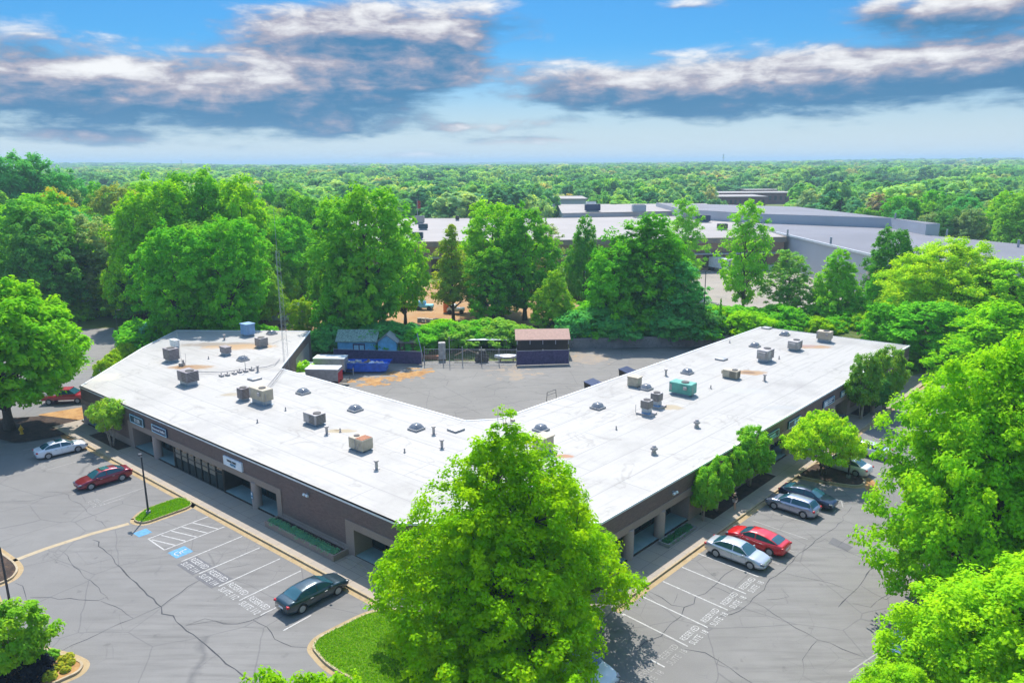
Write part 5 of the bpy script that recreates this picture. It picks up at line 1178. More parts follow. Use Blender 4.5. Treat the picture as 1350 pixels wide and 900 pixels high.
# storage yard things under the trees
def crate(px, w, d, h, label, m='pallet'):
    p = G(*px); r = empty('storage_crate', (*p, .01), math.radians(4), label=label, cat='crate', group='pale crates on the dirt beyond the left roof'); b = MB(); b.rbox((0, 0, h/2+.15), (w, d, h), 0, 0, .05); b.build('box', m, r)
    b = MB()
    for k in range(3): b.rbox((0, -d/2-.03, .5+k*(h-.6)/2), (w*.6, .05, .25))
    b.build('slot', 'frame', r); b = MB(); b.rbox((0, 0, h+.2), (w+.15, d+.15, .08)); b.build('lid', 'white', r)
crate((374, 419), 2.6, 3.4, 2.6, 'pale grey crate beyond the left roof, left one of the front pair'); crate((388, 419), 2.6, 3.4, 2.6, 'pale grey crate beyond the left roof, right one of the front pair')
crate((380, 407), 5., 3., 1.6, 'long low pale crate behind the front pair of crates')
r = thing_('rubble_heap', 'heap of dark logs and stones on orange dirt past the left roof', 'rubble heap', (384, 431)); 
for i in range(14): blob('stone', ('stone', 'frame', 'pallet')[i % 3], (random.uniform(-2.2, 2.2), random.uniform(-1, 1), .35), (.45, .4, .35), i, r, 1, .4)
r = thing_('wrapped_stack', 'low stack of white-wrapped blocks left of the crates', 'stack', (368, 422)); 
for i in range(4): b = MB(); b.rbox((-1.5+i*1., 0, .45), (.9, 1.2, .8), 0, 0, .08); b.build('block', 'white', r)
def stonewall(px_list, label, m='stone', h=.8):
    r = empty('stone_stack', (0, 0, 0), label=label, cat='stone stack'); rnd = random.Random(5); P = [Vector(G(*q)) for q in px_list]
    b = MB()
    for a, c in zip(P, P[1:]):
        n = int((c-a).length/.8)
        for i in range(n):
            q = a.lerp(c, i/n)
            for k in range(2): b.rbox((q.x, q.y+rnd.uniform(-.3, .3), .25+.42*k), (rnd.uniform(.6, .9), .7, .4), rnd.uniform(-.4, .4), 0, .08)
    b.build('stones', m, r)
stonewall([(632, 424), (655, 421), (676, 424)], 'row of pale stacked stones under the trees right of the orange barrel'); stonewall([(553, 425), (580, 426), (590, 429)], 'row of pale stacked stones on the orange dirt by the thin tree'); stonewall([(540, 433), (585, 435)], 'lower row of grey stones just above the fence', 'pallet')
p = G(590, 412); r = empty('barrel', (*p, .01), label='tall orange container standing behind the thin tree trunk', cat='barrel'); b = MB(); b.cyl((0, 0), .85, .1, 2.3, 18); b.cyl((0, 0), .92, 1., 1.12, 18); b.cyl((0, 0), .6, 2.3, 2.5, 16); b.build('body', 'orange', r)
for px, col, lab in (((560, 408), 'blue_shed', 'blue-grey machine parked on the orange dirt'), ((601, 413), 'white', 'white machine parked right of the orange container'), ((633, 408), 'galv', 'grey machine in the shade left of the stone row')):
    p = G(*px); r = empty('yard_machine', (*p, .01), random.uniform(-.3, .3), label=lab, cat='machine'); b = MB(); b.rbox((0, 0, .8), (3.6, 1.7, .7), 0, 0, .15); b.rbox((-.6, 0, 1.5), (1.6, 1.5, .8), 0, 0, .2); b.build('body', col, r)
    for sx in (-1.2, 1.2):
        for sy in (-.8, .8): b = MB(Matrix.Translation((sx, sy, .45))); b.tube([(0, -.15, 0), (0, .15, 0)], .45, 14); b.build('wheel', 'black', r)
# ---------------------------------------------------------------- warehouses beyond
zf = 9.1
A_, B_, C_ = Vector((-28, 203.5)), Vector((53, 209.3)), Vector((77.5, 215.)); 
r = empty('brick_warehouse', (0, 0, 0), label='long two-storey tan brick warehouse with a pale flat roof behind the trees', cat='building')
fp = [(-60, 201.2), tuple(A_), tuple(B_), (77, 211.), (86, 298), (7.5, 288), (-40, 292), (-75, 292)]
b = MB(); b.prism(fp, 0, zf-.1); b.build('wall', 'red_brick', r); b = MB(); b.poly(fp, zf); b.build('roof', 'tan_roof', r); b = MB(); b.wall(fp+[fp[0], fp[1]], .6, zf-1.4, zf+.08, side=-.31); b.build('fascia', 'dust', r)
TW, AW = frame((-28, 203.5), (77, 211.)); LW = math.dist((-28, 203.5), (77, 211)); b = MB(TW); b.bx(0, LW, -1.4, -.31, 4.6, 4.95); b.build('canopy', 'curb_blue', r)
for i in range(13):
    b = MB(TW); x = 6+i*7.6; b.bx(x, x+3.2, -.09, -.005, .8, 4.4); o = b.build('dock_door', 'frame', r)
    b = MB(TW); b.bx(x+3.6, x+6.2, -1., -.005, 0, 1.3); b.build('dock_bumper', 'white', r)
for i in range(26): b = MB(TW); x = 4+i*3.8; b.bx(x, x+.5, -.12, -.006, 5., 7.6); b.build('pilaster', 'dust', r)
def rooftop(px, w, d, h, z, m, lab):
    p = G(*px, z); r = empty('rooftop_unit', (*p, z+.01), random.uniform(-.1, .1), label=lab, cat='air conditioner'); b = MB(); b.rbox((0, 0, .2), (w*.8, d*.8, .4)); b.build('curb', 'curb_blue', r); b = MB(); b.rbox((0, 0, .4+h/2), (w, d, h), 0, 0, .08); b.build('housing', m, r); b = MB(); b.rbox((0, 0, h+.46), (w*.9, d*.9, .1)); b.build('cap', 'frame', r)
for px, w, h, m, lab in (((553, 295), 3.6, 2.2, 'hvac', 'grey unit at the far left of the pale warehouse roof'), ((558, 303), 3., 1.4, 'sign_teal', 'dark teal unit in the middle of the three on the left of the pale roof'), ((551, 316), 3., 1.6, 'sign_teal', 'dark teal unit nearest the front edge of the pale roof'),
        ((603, 291), 1.5, 1.2, 'frame', 'tiny dark vent unit on the pale warehouse roof'), ((926, 293), 5, 2., 'sign_navy', 'navy unit against the grey warehouse wall'), ((952, 303), 3., 1.4, 'frame', 'low dark vent on the pale warehouse roof behind the thin tree')):
    rooftop(px, w, w*.6, h, zf, m, lab)
r = empty('raised_roof_block', (0, 0, 0), label='raised pale roof section at the rear of the brick warehouse', cat='building'); fp2 = [G(747, 288, zf), G(850, 286.5, zf), G(960, 288, zf), (100, 360), (30, 345)]
b = MB(); b.prism([(20, 291), (64, 300), (86, 299), (90, 352), (22, 352)], .0, 10.8); b.build('wall', 'warehouse', r); b = MB(); b.poly([(19.5, 290.5), (64, 299.5), (86.5, 298.5), (90.5, 352.5), (21.5, 352.5)], 10.85); b.build('roof', 'tan_roof', r)
rooftop((781, 279), 6, 3, 2.4, 10.9, 'sign_navy', 'large dark blue unit on the raised roof block'); rooftop((779, 275), 4, 3, 2.4, 10.9, 'white', 'white stepped vent box behind the dark blue unit'); rooftop((842, 280), 5, 4, 2.4, 10.9, 'curb_blue', 'blue-grey unit at the right of the raised roof block')
# grey warehouse
r = empty('grey_warehouse', (0, 0, 0), label='huge pale grey windowless warehouse with a stepped dark grey roof', cat='building')
lo = [(78.2, 220.5), (79.8, 168.2), (103, 140), (142, 166), (121, 214), (118.5, 234.7), (84.3, 256.6), (78.4, 256.6)]
lo = [(78.2, 220.5), (80.2, 166.), (104, 142), (135, 170), (117, 213), (118.3, 236), (84.5, 258), (78., 262)]
b = MB(); b.prism(lo, 0, 9.3); b.build('wall', 'warehouse', r); b = MB(); b.poly(lo, 9.34); b.build('roof', 'grey_roof', r); b = MB(); b.wall(lo[:3], .35, 9.2, 9.75, side=-.2); b.build('parapet', 'white', r)
b = MB(); up = [(64, 286), (84.6, 256.7), (118.2, 234.7), (117.0, 213.5), (122, 212), (126, 262), (111, 300), (66, 340)]
up = [(63.3, 331), (63.8, 285), (84.6, 257.5), (118.3, 234.9), (117, 212), (121.5, 213), (112, 296)]
b.prism(up, 0, 12.4); b.build('upper_wall', 'warehouse', r); b = MB(); b.poly(up, 12.45); b.build('upper_roof', 'grey_roof', r)
for px, z in (((970, 290), 9.34), ((1038, 311), 9.34), ((1095, 322), 9.34), ((1180, 289), 12.45), ((1248, 311), 9.34), ((1342, 326), 9.34)):
    x, y = G(*px, z); b = MB(); b.cyl((x, y), .28, z, z+1.8, 8); b.build('vent_stack', 'galv', r)
# trailer at the dock
x, y = G(949, 358); r = empty('semi_trailer', (x, y, .02), math.radians(-62), label='white box trailer backed against the warehouse dock', cat='trailer'); b = MB(); b.rbox((0, 0, 2.5), (9, 2.5, 2.8), 0, 0, .05); b.build('box', 'white', r)
b = MB(); b.rbox((0, 0, 1.), (9, 1.2, .2)); b.rbox((3., -.8, .5), (.15, .15, 1.)); b.rbox((3., .8, .5), (.15, .15, 1.)); b.build('chassis', 'black', r)
for sx in (-3.4, -2.2):
    for sy in (-1, 1): b = MB(Matrix.Translation((sx, sy, .5))); b.tube([(0, -.2, 0), (0, .2, 0)], .5, 14); b.build('wheel', 'black', r)
b = MB(); b.rbox((4.51, 0, 2.5), (.03, 2.3, 2.6)); b.build('door', 'galv', r)
HOUSES = []
# far buildings: pixel span, rows, depth
def farbuild(x0, x1, ytop, Y, h, d, wall, roof, label, z0=0., wins=0, tilt=0.):
    X0, X1 = at_depth(x0, Y, h), at_depth(x1, Y, h); r = empty('distant_building', (X0, Y, 0), tilt, label=label, cat='building')
    top = zat((X0+X1)/2, Y, ytop); W = X1-X0; b = MB(); b.bx(0, W, 0, d, -10, top-.3); b.build('wall', wall, r); b = MB(); b.bx(-1, W+1, -1, d+1, top-.3, top); b.build('roof', roof, r)
    n = wins
    for i in range(n): b = MB(); xx = W*(i+.25)/n; b.bx(xx, xx+W*.45/n, -.3, -.02, top*.35, top*.7); b.build('window', 'frame', r)
    return r
farbuild(676, 772, 262, 395, 7, 30, 'warehouse', 'tan_roof', 'low pale building with a white roof box among the middle distance trees', wins=9)
farbuild(690, 716, 257.5, 402, 9, 8, 'white', 'white', 'small white roof box on the low pale building')
farbuild(949, 1010, 259, 500, 8, 30, 'far_red', 'tan_roof', 'dark red brick school-like block, the nearer left part', wins=10)
farbuild(949, 1048, 254, 540, 9, 25, 'far_red', 'tan_roof', 'long dark red brick block behind the nearer one', wins=14)
farbuild(985, 1060, 250, 585, 10, 20, 'far_red', 'tan_roof', 'upper terrace of the dark red brick block', wins=12)
farbuild(1152, 1236, 243, 640, 10, 40, 'dust', 'brown_roof', 'long low brown-roofed building among the right hand forest', wins=12)
farbuild(1160, 1172, 256, 470, 6, 8, 'white', 'white', 'small bright white roof between trees on the right')
farbuild(1225, 1262, 218, 1700, 14, 60, 'curb_blue', 'brown_roof', 'far blue-grey building with a brown roof near the right horizon', wins=8)
farbuild(870, 905, 222, 1800, 10, 30, 'warehouse', 'white', 'far pale building close under the horizon', wins=5)
farbuild(60, 82, 221, 1900, 12, 30, 'warehouse', 'white', 'tiny far pale building at the left horizon', wins=4)
rf_ = random.Random(77)
for i, (px, yt, Y, w, wall, roof, lab) in enumerate(((300, 222, 1500, 30, 'warehouse', 'white', 'far pale roof left of centre near the horizon'), (345, 226, 1200, 22, 'dust', 'brown_roof', 'small far brown roof above the big grove'), (455, 224, 1350, 34, 'warehouse', 'tan_roof', 'long far pale roof above the large middle tree'), (520, 231, 950, 18, 'white', 'lip', 'small grey-roofed house deep in the central forest'),
        (610, 236, 820, 20, 'dust', 'tan_roof', 'low tan-roofed building deep in the central forest'), (648, 226, 1200, 26, 'white', 'white', 'small bright roof below the central horizon'), (735, 229, 1050, 24, 'far_red', 'lip', 'dark-roofed brick house in the central forest'), (800, 224, 1400, 40, 'warehouse', 'white', 'long bright roof below the horizon right of centre'),
        (842, 238, 780, 18, 'dust', 'brown_roof', 'brown-roofed house behind the warehouses'), (1010, 228, 1100, 24, 'white', 'lip', 'small grey roof above the dark red brick block'), (1095, 224, 1400, 36, 'warehouse', 'tan_roof', 'long pale roof close under the right horizon'), (1290, 230, 1000, 24, 'dust', 'brown_roof', 'brown roof in the forest near the right picture edge'), (1130, 234, 880, 18, 'white', 'lip', 'grey-roofed house above the brown-roofed building'), (180, 226, 1250, 22, 'white', 'tan_roof', 'small tan roof in the forest left of the grove'))):
    X = at_depth(px, Y, 8); r = empty('distant_house', (X, Y, th(X, Y)), rf_.uniform(-.3, .3), label=lab, cat='house'); hh = zat(X, Y, yt)-th(X, Y); hh = max(9, min(19, hh)); b = MB(); b.bx(-w/2, w/2, 0, 14, -3, hh-2.5); b.build('wall', wall, r)
    b = MB(); b.add([(-w/2-1, -1, hh-2.5), (w/2+1, -1, hh-2.5), (w/2+1, 15, hh-2.5), (-w/2-1, 15, hh-2.5), (-w/2+1, 7, hh), (w/2-1, 7, hh)], [(0, 1, 5, 4), (2, 3, 4, 5), (0, 4, 3), (1, 2, 5)]); b.build('roof', roof, r)
    HOUSES.append((X, Y, w))
# flagpole, telecom masts, utility line
x = at_depth(551, 292); r = empty('flagpole', (x, 292, 0), label='thin flagpole with a red and white flag beyond the warehouse roof', cat='flagpole'); t = zat(x, 292, 262); b = MB(); b.tube([(0, 0, 0), (0, 0, t)], .1, 6); b.build('pole', 'galv', r)
b = MB()
for k in range(5): b.bx(.1, 1.3, -.02, .02, t-3.6+k*.6, t-3.3+k*.6, 0)
b.build('flag', 'red', r)
for px, Y, top, lab in ((953, 1500, 203, 'white lattice telecom mast, the tallest on the horizon'), (240, 1800, 211, 'thin telecom mast on the left horizon'), (482, 2300, 190, 'left one of three very thin horizon masts'), (515, 2300, 192, 'middle one of three very thin horizon masts'), (548, 2300, 194, 'right one of three very thin horizon masts'), (65, 1500, 214, 'short mast above the far left treetops')):
    x = at_depth(px, Y, 20); t = zat(x, Y, top); r = empty('telecom_mast', (x, Y, 0), label=lab, cat='mast'); b = MB(); w = 1.1 if px in (953, 240) else .35
    for k in range(3): a = 2.094*k; b.tube([(w*math.cos(a), w*math.sin(a), 0), (w*.5*math.cos(a), w*.5*math.sin(a), t)], w*.16, 4)
    for i in range(16):
        z0, z1 = t*i/16, t*(i+1)/16; b.tube([(w*math.cos(2.094*(i % 3)), w*math.sin(2.094*(i % 3)), z0), (w*math.cos(2.094*((i+1) % 3)), w*math.sin(2.094*((i+1) % 3)), z1)], w*.12, 4)
    b.build('lattice', 'galv', r)
    if px in (953, 240): b = MB(); b.cyl((0, 0), 1.9, t*.8, t*.86, 8); b.cyl((0, 0), 1.7, t*.93, t*.99, 8); b.build('antenna_ring', 'white', r)
# ---------------------------------------------------------------- planting
def depth(X, Y): return Y*cp+H*sp
def tpx(key, px, top, Y, rpx, col, label, name='tree', cat='tree', group=None, z=0., X=None):
    X = at_depth(px, Y, 9) if X is None else X; h = zat(X, Y, top)-z; X = at_depth(px, Y, h*.6) if key != 'x' else X
    return plant(key, X, Y, h*1.02, rpx/F*depth(X, Y)*1.0, col, label, name, cat, group, z)
def tbase(key, base, top, rpx, col, label, **k):
    X, Y = G(*base, k.get('z', 0)); h = zat(X, Y, top)-k.get('z', 0); return plant(key, X, Y, h, rpx/F*depth(X, Y), col, label, **k)
plant('big', -.2, 41.3, 15.6, 7.9, LIME, 'big lime green tree standing on the corner lawn in front of the building', rz=1.)
tbase('maple', (13, 567), 372, 96, (.16, .38, .01), 'dense round maple at the left edge shading the yellow hydrant')
plant('small_round', *G(12, 803, 4.8), 5.0, 1.75, (0.187, 0.359, 0.017), 'small light green tree on the straw island at bottom left', name='ornamental_tree', z=.12)
plant('bushy', *G(22, 897), 1.9, 1.75, (0.0175, 0.021, 0.028), 'rounded near-black purple shrub under the small bottom left tree', name='shrub', cat='shrub', z=.12)
for i, (q, s) in enumerate((((68, 869), .5), ((84, 872), .3), ((94, 876), .28), ((74, 884), .3), ((87, 886), .28), ((66, 895), .42), ((80, 880), .25), ((92, 868), .28))):
    plant('bushy', *G(*q), s*1.1, s, (0.175, 0.385, 0.035) if i < 1 else (0.35, 0.385, 0.035), 'medium green tuft on the straw island' if i == 0 else 'small yellow-green tuft planted in the pine straw', name='shrub', cat='shrub', group=None if i == 0 else 'yellow-green tufts in the pine straw', z=.12)
for px, top, r in ((338, 900, 1.9), (395, 906, 1.8), (435, 898, 2.0)):
    plant('small_round', *G(px, top, 7.6), 7.8, r, (0.196, 0.367, 0.007), 'light green treetop poking up at the bottom edge, the %s one' % {338: 'left', 395: 'middle and lowest', 435: 'right'}[px], name='ornamental_tree')
tbase('small_vase', (148, 587), 527, 23, (0.245, 0.403, 0.035), 'small multi-stemmed tree with pale trunks against the left wing wall', name='ornamental_tree', z=.13)
for base, top, r, lab in (((927, 685.6), 617, 18, 'nearest the silver sedan, lowest'), ((945, 673), 602, 18, 'second from the silver sedan'), ((966, 652), 590, 17, 'third, behind the walking person'), ((988, 640), 563, 25, 'tallest and farthest of the row')):
    tbase('small_round', base, top, r, (0.166, 0.367, 0.021), 'small tree by the right wing, '+lab, name='ornamental_tree', group='small trees in the bed by the right wing', z=.13)
tbase('umbrella', (1083, 624), 545, 45, (0.298, 0.49, 0.0105), 'umbrella-shaped yellow-green tree on the mulch island', name='ornamental_tree', z=.12)
for base, top, r, col, lab in (((1134, 552), 467, 21, (0.14, 0.28, 0.0262), 'left one of the bushy trees hiding the far end of the right wing'), ((1166, 538), 458, 22, (0.158, 0.298, 0.0262), 'tallest right one of the bushy trees hiding the right wing'), ((1150, 545), 492, 20, (0.0788, 0.228, 0.035), 'darker low tree between the two bushy trees on the right wing')):
    tbase('small_round', base, top, r, col, lab, name='ornamental_tree', z=.13)
plant('wide', 33.0, 46.6, zat(33, 46.6, 452), 7.1, (0.202, 0.414, 0.009), 'huge lime green tree at the right edge overhanging the parking lot', rz=2.)
plant('wide', 42., 54., zat(42, 54, 430), 6.5, (0.188, 0.400, 0.009), 'second lime green tree right of the huge one, cut by the picture edge', rz=4.)
plant('wide', 25.6, 31.2, 11.6, 6.6, (0.229, 0.427, 0.009), 'bright yellow-green tree filling the bottom right corner', rz=.3)
plant('wide', 18.8, 31.0, 6.2, 3.0, (0.216, 0.414, 0.009), 'low bright bushy tree at the bottom right beside the parked blue car', rz=.9)
plant('wide', 32.5, 33.5, 13, 5.5, (0.202, 0.400, 0.009), 'tree behind the bottom right tree at the picture edge', rz=3.)
tpx('wide', 1250, 320, 120, 82, (0.315, 0.49, 0.014), 'broad yellow-green tree beyond the far end of the right wing')
tpx('mid0', 1330, 345, 112, 55, (0.245, 0.455, 0.0175), 'yellow-green tree right of the broad one, at the right picture edge'); tpx('mid1', 1225, 400, 108, 50, DEEP, 'dark green low tree right behind the right wing end'); tpx('mid3', 1318, 402, 92, 62, (0.192, 0.424, 0.007), 'lime tree directly above the huge right edge tree')
tpx('mid0', 1165, 400, 112, 28, DEEP, 'small dark tree beside the leaning pale stems')
T_ = [('mid0', 215, 240, 146, 48, MID, 'tall rounded green tree, left peak of the big grove'), ('mid1', 268, 228, 152, 52, (0.149, 0.367, 0.0175), 'tallest bright green tree at the middle of the big grove'), ('mid3', 322, 238, 148, 42, MID, 'green tree at the right shoulder of the big grove beside the mast'),
 ('mid2', 180, 262, 142, 36, MID, 'green tree at the left shoulder of the big grove'), ('mid1', 300, 290, 122, 48, DEEP, 'dark lower tree on the right half of the big grove'), ('mid0', 228, 300, 121, 46, DEEP, 'dark lower tree on the left half of the big grove'), ('mid3', 170, 352, 148, 34, YG, 'yellow-green tree at the foot of the big grove'),
 ('mid2', 345, 330, 136, 24, (0.175, 0.35, 0.0262), 'narrow green tree just left of the radio mast'), ('mid1', 58, 258, 150, 52, (0.14, 0.367, 0.0262), 'tall bright green tree with visible dark limbs at the left'), ('mid0', 2, 272, 160, 50, MID, 'green tree at the left picture edge behind the maple'),
 ('mid3', 74, 252, 205, 26, GOLD, 'orange-gold topped tree behind the tall left tree'), ('airy', 120, 288, 150, 42, PALE, 'pale sparse tree between the left tree and the grove'), ('mid0', 132, 332, 152, 32, YG, 'yellow-green tree in front of the pale sparse tree'), ('mid1', 104, 372, 150, 22, DEEP, 'dark low tree behind the side lot'),
 ('mid1', 12, 205, 235, 40, TEAL, 'very tall dark teal tree at the far left above the horizon'), ('mid3', 52, 208, 240, 36, TEAL, 'dark teal tree right of the tallest far left tree'), ('mid0', 92, 230, 238, 30, TEAL, 'lower dark teal tree descending from the far left group'), ('mid2', 130, 242, 230, 26, DEEP, 'dark rounded tree left of the big grove'), ('mid1', 158, 246, 215, 30, OLIVE, 'olive flat-topped tree left of the big grove'),
 ('mid2', 356, 244, 270, 22, DEEP, 'dark green tree behind the tip of the radio mast'), ('mid1', 402, 260, 176, 30, (0.0963, 0.28, 0.0175), 'rounded green tree right of the radio mast'), ('mid0', 432, 265, 210, 24, MID, 'small rounded tree between the mast and the large middle tree'),
 ('mid1', 482, 249, 124.5, 56, (0.149, 0.367, 0.0175), 'large bright green tree left of the middle, behind the rear yard'), ('mid0', 532, 300, 140, 28, MID, 'green tree on the right flank of the large middle tree'), ('mid3', 432, 322, 130, 26, (0.114, 0.298, 0.0175), 'green tree on the left flank of the large middle tree'), ('mid2', 458, 322, 123.5, 36, DEEP, 'dark lower foliage tree right behind the blue shed'), ('mid0', 412, 352, 165, 22, YG, 'yellow-green tree beside the pale crates'), ('mid1', 398, 395, 124, 16, YG, 'small yellow-green tree at the corner of the left roof'),
 ('thin', 595, 290, 143, 30, (0.245, 0.35, 0.0262), 'slender thin-crowned tree with a visible dark trunk left of the double green tree'), ('mid1', 650, 268, 152, 44, (0.21, 0.438, 0.014), 'bright lime tree, left one of the double tree before the warehouse'), ('mid0', 692, 276, 143, 42, (0.131, 0.35, 0.0175), 'green tree, right one of the double tree before the warehouse'), ('mid3', 650, 330, 140, 34, (0.14, 0.35, 0.0175), 'lower green tree under the double tree'), ('mid2', 730, 358, 129, 27, (0.21, 0.385, 0.0175), 'conical yellow-green tree above the brown shed roof'),
 ('airy', 722, 296, 170, 22, PALE, 'sparse pale tree against the warehouse wall'), ('mid2', 770, 287, 148, 27, (0.123, 0.315, 0.0262), 'narrow green tree left of the dark dome tree'), ('mid3', 855, 288, 129, 58, (.11, .33, .012), 'large dark dome-shaped tree in front of the warehouse'), ('mid1', 810, 325, 127, 38, DEEP, 'dark tree on the left flank of the dome-shaped tree'), ('mid0', 888, 345, 126, 40, TEAL, 'dark teal tree on the right flank of the dome-shaped tree'), ('airy', 903, 267, 168, 26, (0.21, 0.438, 0.035), 'feathery light green treetop behind the dome-shaped tree'),
 ('airy', 984, 269, 142, 32, (0.21, 0.438, 0.021), 'tall slender light green tree in front of the white trailer'), ('airy', 1040, 333, 140, 33, (0.175, 0.35, 0.0525), 'sparse green tree before the grey warehouse wall'), ('mid2', 1104, 330, 134, 33, (0.193, 0.42, 0.0175), 'conical lime tree before the grey warehouse roof'), ('mid1', 1176, 303, 140, 30, (0.07, 0.228, 0.021), 'dark rounded tree rising against the grey roof'), ('mid2', 1152, 362, 128, 22, DEEP, 'dark narrow tree left of the dark rounded one'), ('bare', 1148, 342, 150, 18, (0.35, 0.315, 0.263), 'leafless grey-purple tree against the warehouse wall')]
for t in T_: tpx(*t)
tpx('thin', 949, 391, 123, 4, DEEP, 'narrow column of ivy on a thin pole near the twin lamp pole', name='ivy_column', cat='plant', z=1.5)
# shrubs
plant('shrub', *G(205, 458), 4.6, 3.4, (0.175, 0.42, 0.333), 'blue-green spreading shrub at the left roof edge', name='shrub', cat='shrub'); plant('shrub', *G(178, 460), 3.6, 2.6, DEEP, 'dark shrub left of the blue-green one', name='shrub', cat='shrub')
for i, q in enumerate(((150, 486), (158, 479), (168, 472), (177, 466), (141, 494))): plant('bushy', *G(*q), 2.4, 1.7, YG, 'yellow-green shrub in the row along the left end wall', name='shrub', cat='shrub', group='yellow-green shrubs along the left end wall')
plant('bushy', *G(400, 500), 2.6, 2.0, (0.28, 0.525, 0.0175), 'bright round bush in the rear yard beside the roll-up doors', name='shrub', cat='shrub')
rnd = random.Random(3)
def shrubs(px0, px1, Y0, Y1, h0, h1, n, cols, z, lab):
    for i in range(n):
        px = px0+(px1-px0)*(i+rnd.random())/n; Y = rnd.uniform(Y0, Y1); X = at_depth(px, Y, 2); hh = rnd.uniform(h0, h1)
        plant('shrub', X, Y, hh, hh*rnd.uniform(.8, 1.15), rnd.choice(cols), lab, name='shrub', cat='shrub', group=lab, z=z)
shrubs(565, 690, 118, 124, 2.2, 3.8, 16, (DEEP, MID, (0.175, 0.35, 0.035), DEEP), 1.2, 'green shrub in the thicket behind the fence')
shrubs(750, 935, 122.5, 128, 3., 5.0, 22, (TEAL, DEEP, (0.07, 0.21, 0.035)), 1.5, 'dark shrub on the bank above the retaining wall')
shrubs(930, 1165, 123, 130, 1.6, 4.2, 22, (DEEP, MID, LIME, MID), 1.5, 'green shrub on the bank behind the right wing')
shrubs(935, 1100, 131, 136, 1.8, 3.6, 10, (MID, (0.175, 0.385, 0.035)), 1., 'lighter shrub in the rear row behind the right wing')
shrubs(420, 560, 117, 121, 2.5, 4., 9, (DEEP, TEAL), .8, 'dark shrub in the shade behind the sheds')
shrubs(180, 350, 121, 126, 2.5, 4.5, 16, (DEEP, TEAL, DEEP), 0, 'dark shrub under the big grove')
shrubs(-60, 130, 146, 151, 3., 5, 12, (DEEP, MID), 0, 'shrub behind the side lot')
shrubs(1170, 1360, 108, 116, 3., 5, 14, (DEEP, MID, (0.14, 0.35, 0.035)), 0, 'shrub beyond the far end of the right wing')
clumps(Matrix(), 46, 55, 106, 109, .1, 60, (0.298, 0.438, 0.0525), 'yellow-green weeds by the leaning stems beyond the roof', 'weeds', seed=12, R=.7, hz=.5)
x, y = G(1168, 450); r = empty('bare_stems', (x, y, 0), label='two pale leaning bare stems beyond the right roof end', cat='tree'); b = MB(); b.tube([(0, 0, 0), (2.2, 1, 4.6)], [.09, .04], 6); b.tube([(.7, 0, 0), (3.3, 1, 4.8)], [.09, .04], 6); b.build('trunk', 'pale_bark', r)
# grass blades on the corner lawn: uneven tufts
def inside(p, poly):
    c = False; n = len(poly)
    for i in range(n):
        (x0, y0), (x1, y1) = poly[i], poly[(i+1) % n]
        if (y0 > p[1]) != (y1 > p[1]) and p[0] < (x1-x0)*(p[1]-y0)/(y1-y0)+x0: c = not c
    return c
def grass(poly, n, col, seed, h=.14):
    rnd = np.random.default_rng(seed); xs = [p[0] for p in poly]; ys = [p[1] for p in poly]; pts = []
    while len(pts) < n:
        p = (rnd.uniform(min(xs), max(xs)), rnd.uniform(min(ys), max(ys)))
        if inside(p, poly): pts.append(p)
    P = np.array([(x, y, .12) for x, y in pts]); N = n; a = rnd.uniform(0, 6.28, N); d = np.stack([np.cos(a), np.sin(a), 0*a], 1)*.035; t = rnd.normal(0, .05, (N, 3)); t[:, 2] = h*rnd.uniform(.4, 1.2, N)
    V = np.stack([P-d, P+d, P+t], 1).reshape(-1, 3); me = bpy.data.meshes.new('grass'); me.vertices.add(N*3); me.vertices.foreach_set('co', V.ravel()); me.loops.add(N*3); me.loops.foreach_set('vertex_index', np.arange(N*3)); me.polygons.add(N)
    me.polygons.foreach_set('loop_start', np.arange(0, N*3, 3)); me.polygons.foreach_set('loop_total', np.full(N, 3)); at = me.attributes.new('tint', 'FLOAT', 'FACE'); at.data.foreach_set('value', rnd.random(N)); me.materials.append(M['leaf']); me.update(calc_edges=True)
    o = link('grass', me); o.color = (*col, 1); tag(o, kind='stuff')
grass(I2, 42000, (.14, .31, .01), 1); grass(I1, 9000, (.13, .30, .01), 2, .12)
# leaf litter and dry leaves scattered on the mulch islands
# ---------------------------------------------------------------- forest
EXC = [[(-62, 96), (-62, 136), (-44, 128), (-44, 200), (-78, 200), (-78, 297), (8, 296), (20, 356), (60, 356), (116, 306), (132, 245), (142, 172), (110, 128), (84, 100), (80, 20), (-100, 10), (-125, 138), (-62, 138)]]
ROADS = [([G(*q) for q in ((-300, 330), (100, 318), (290, 312), (420, 309), (560, 307))], 9), ([(-110, 60), (-160, 120), (-260, 200)], 8)]
FB = [(at_depth(a, Y, 8)-14, at_depth(c, Y, 8)+14, Y-f_, Y+d) for a, c, Y, d, f_ in ((676, 772, 395, 34, 32), (949, 1060, 500, 110, 80), (1152, 1236, 640, 44, 60), (1156, 1176, 470, 12, 40), (1225, 1262, 1700, 60, 90), (870, 905, 1800, 40, 100), (60, 82, 1900, 40, 100), (560, 1000, 300, 20, 5))]
def segd(p, a, c):
    ax, ay = a; cx, cy = c; dx, dy = cx-ax, cy-ay; t = max(0, min(1, ((p[0]-ax)*dx+(p[1]-ay)*dy)/(dx*dx+dy*dy))); return math.hypot(p[0]-ax-dx*t, p[1]-ay-dy*t)
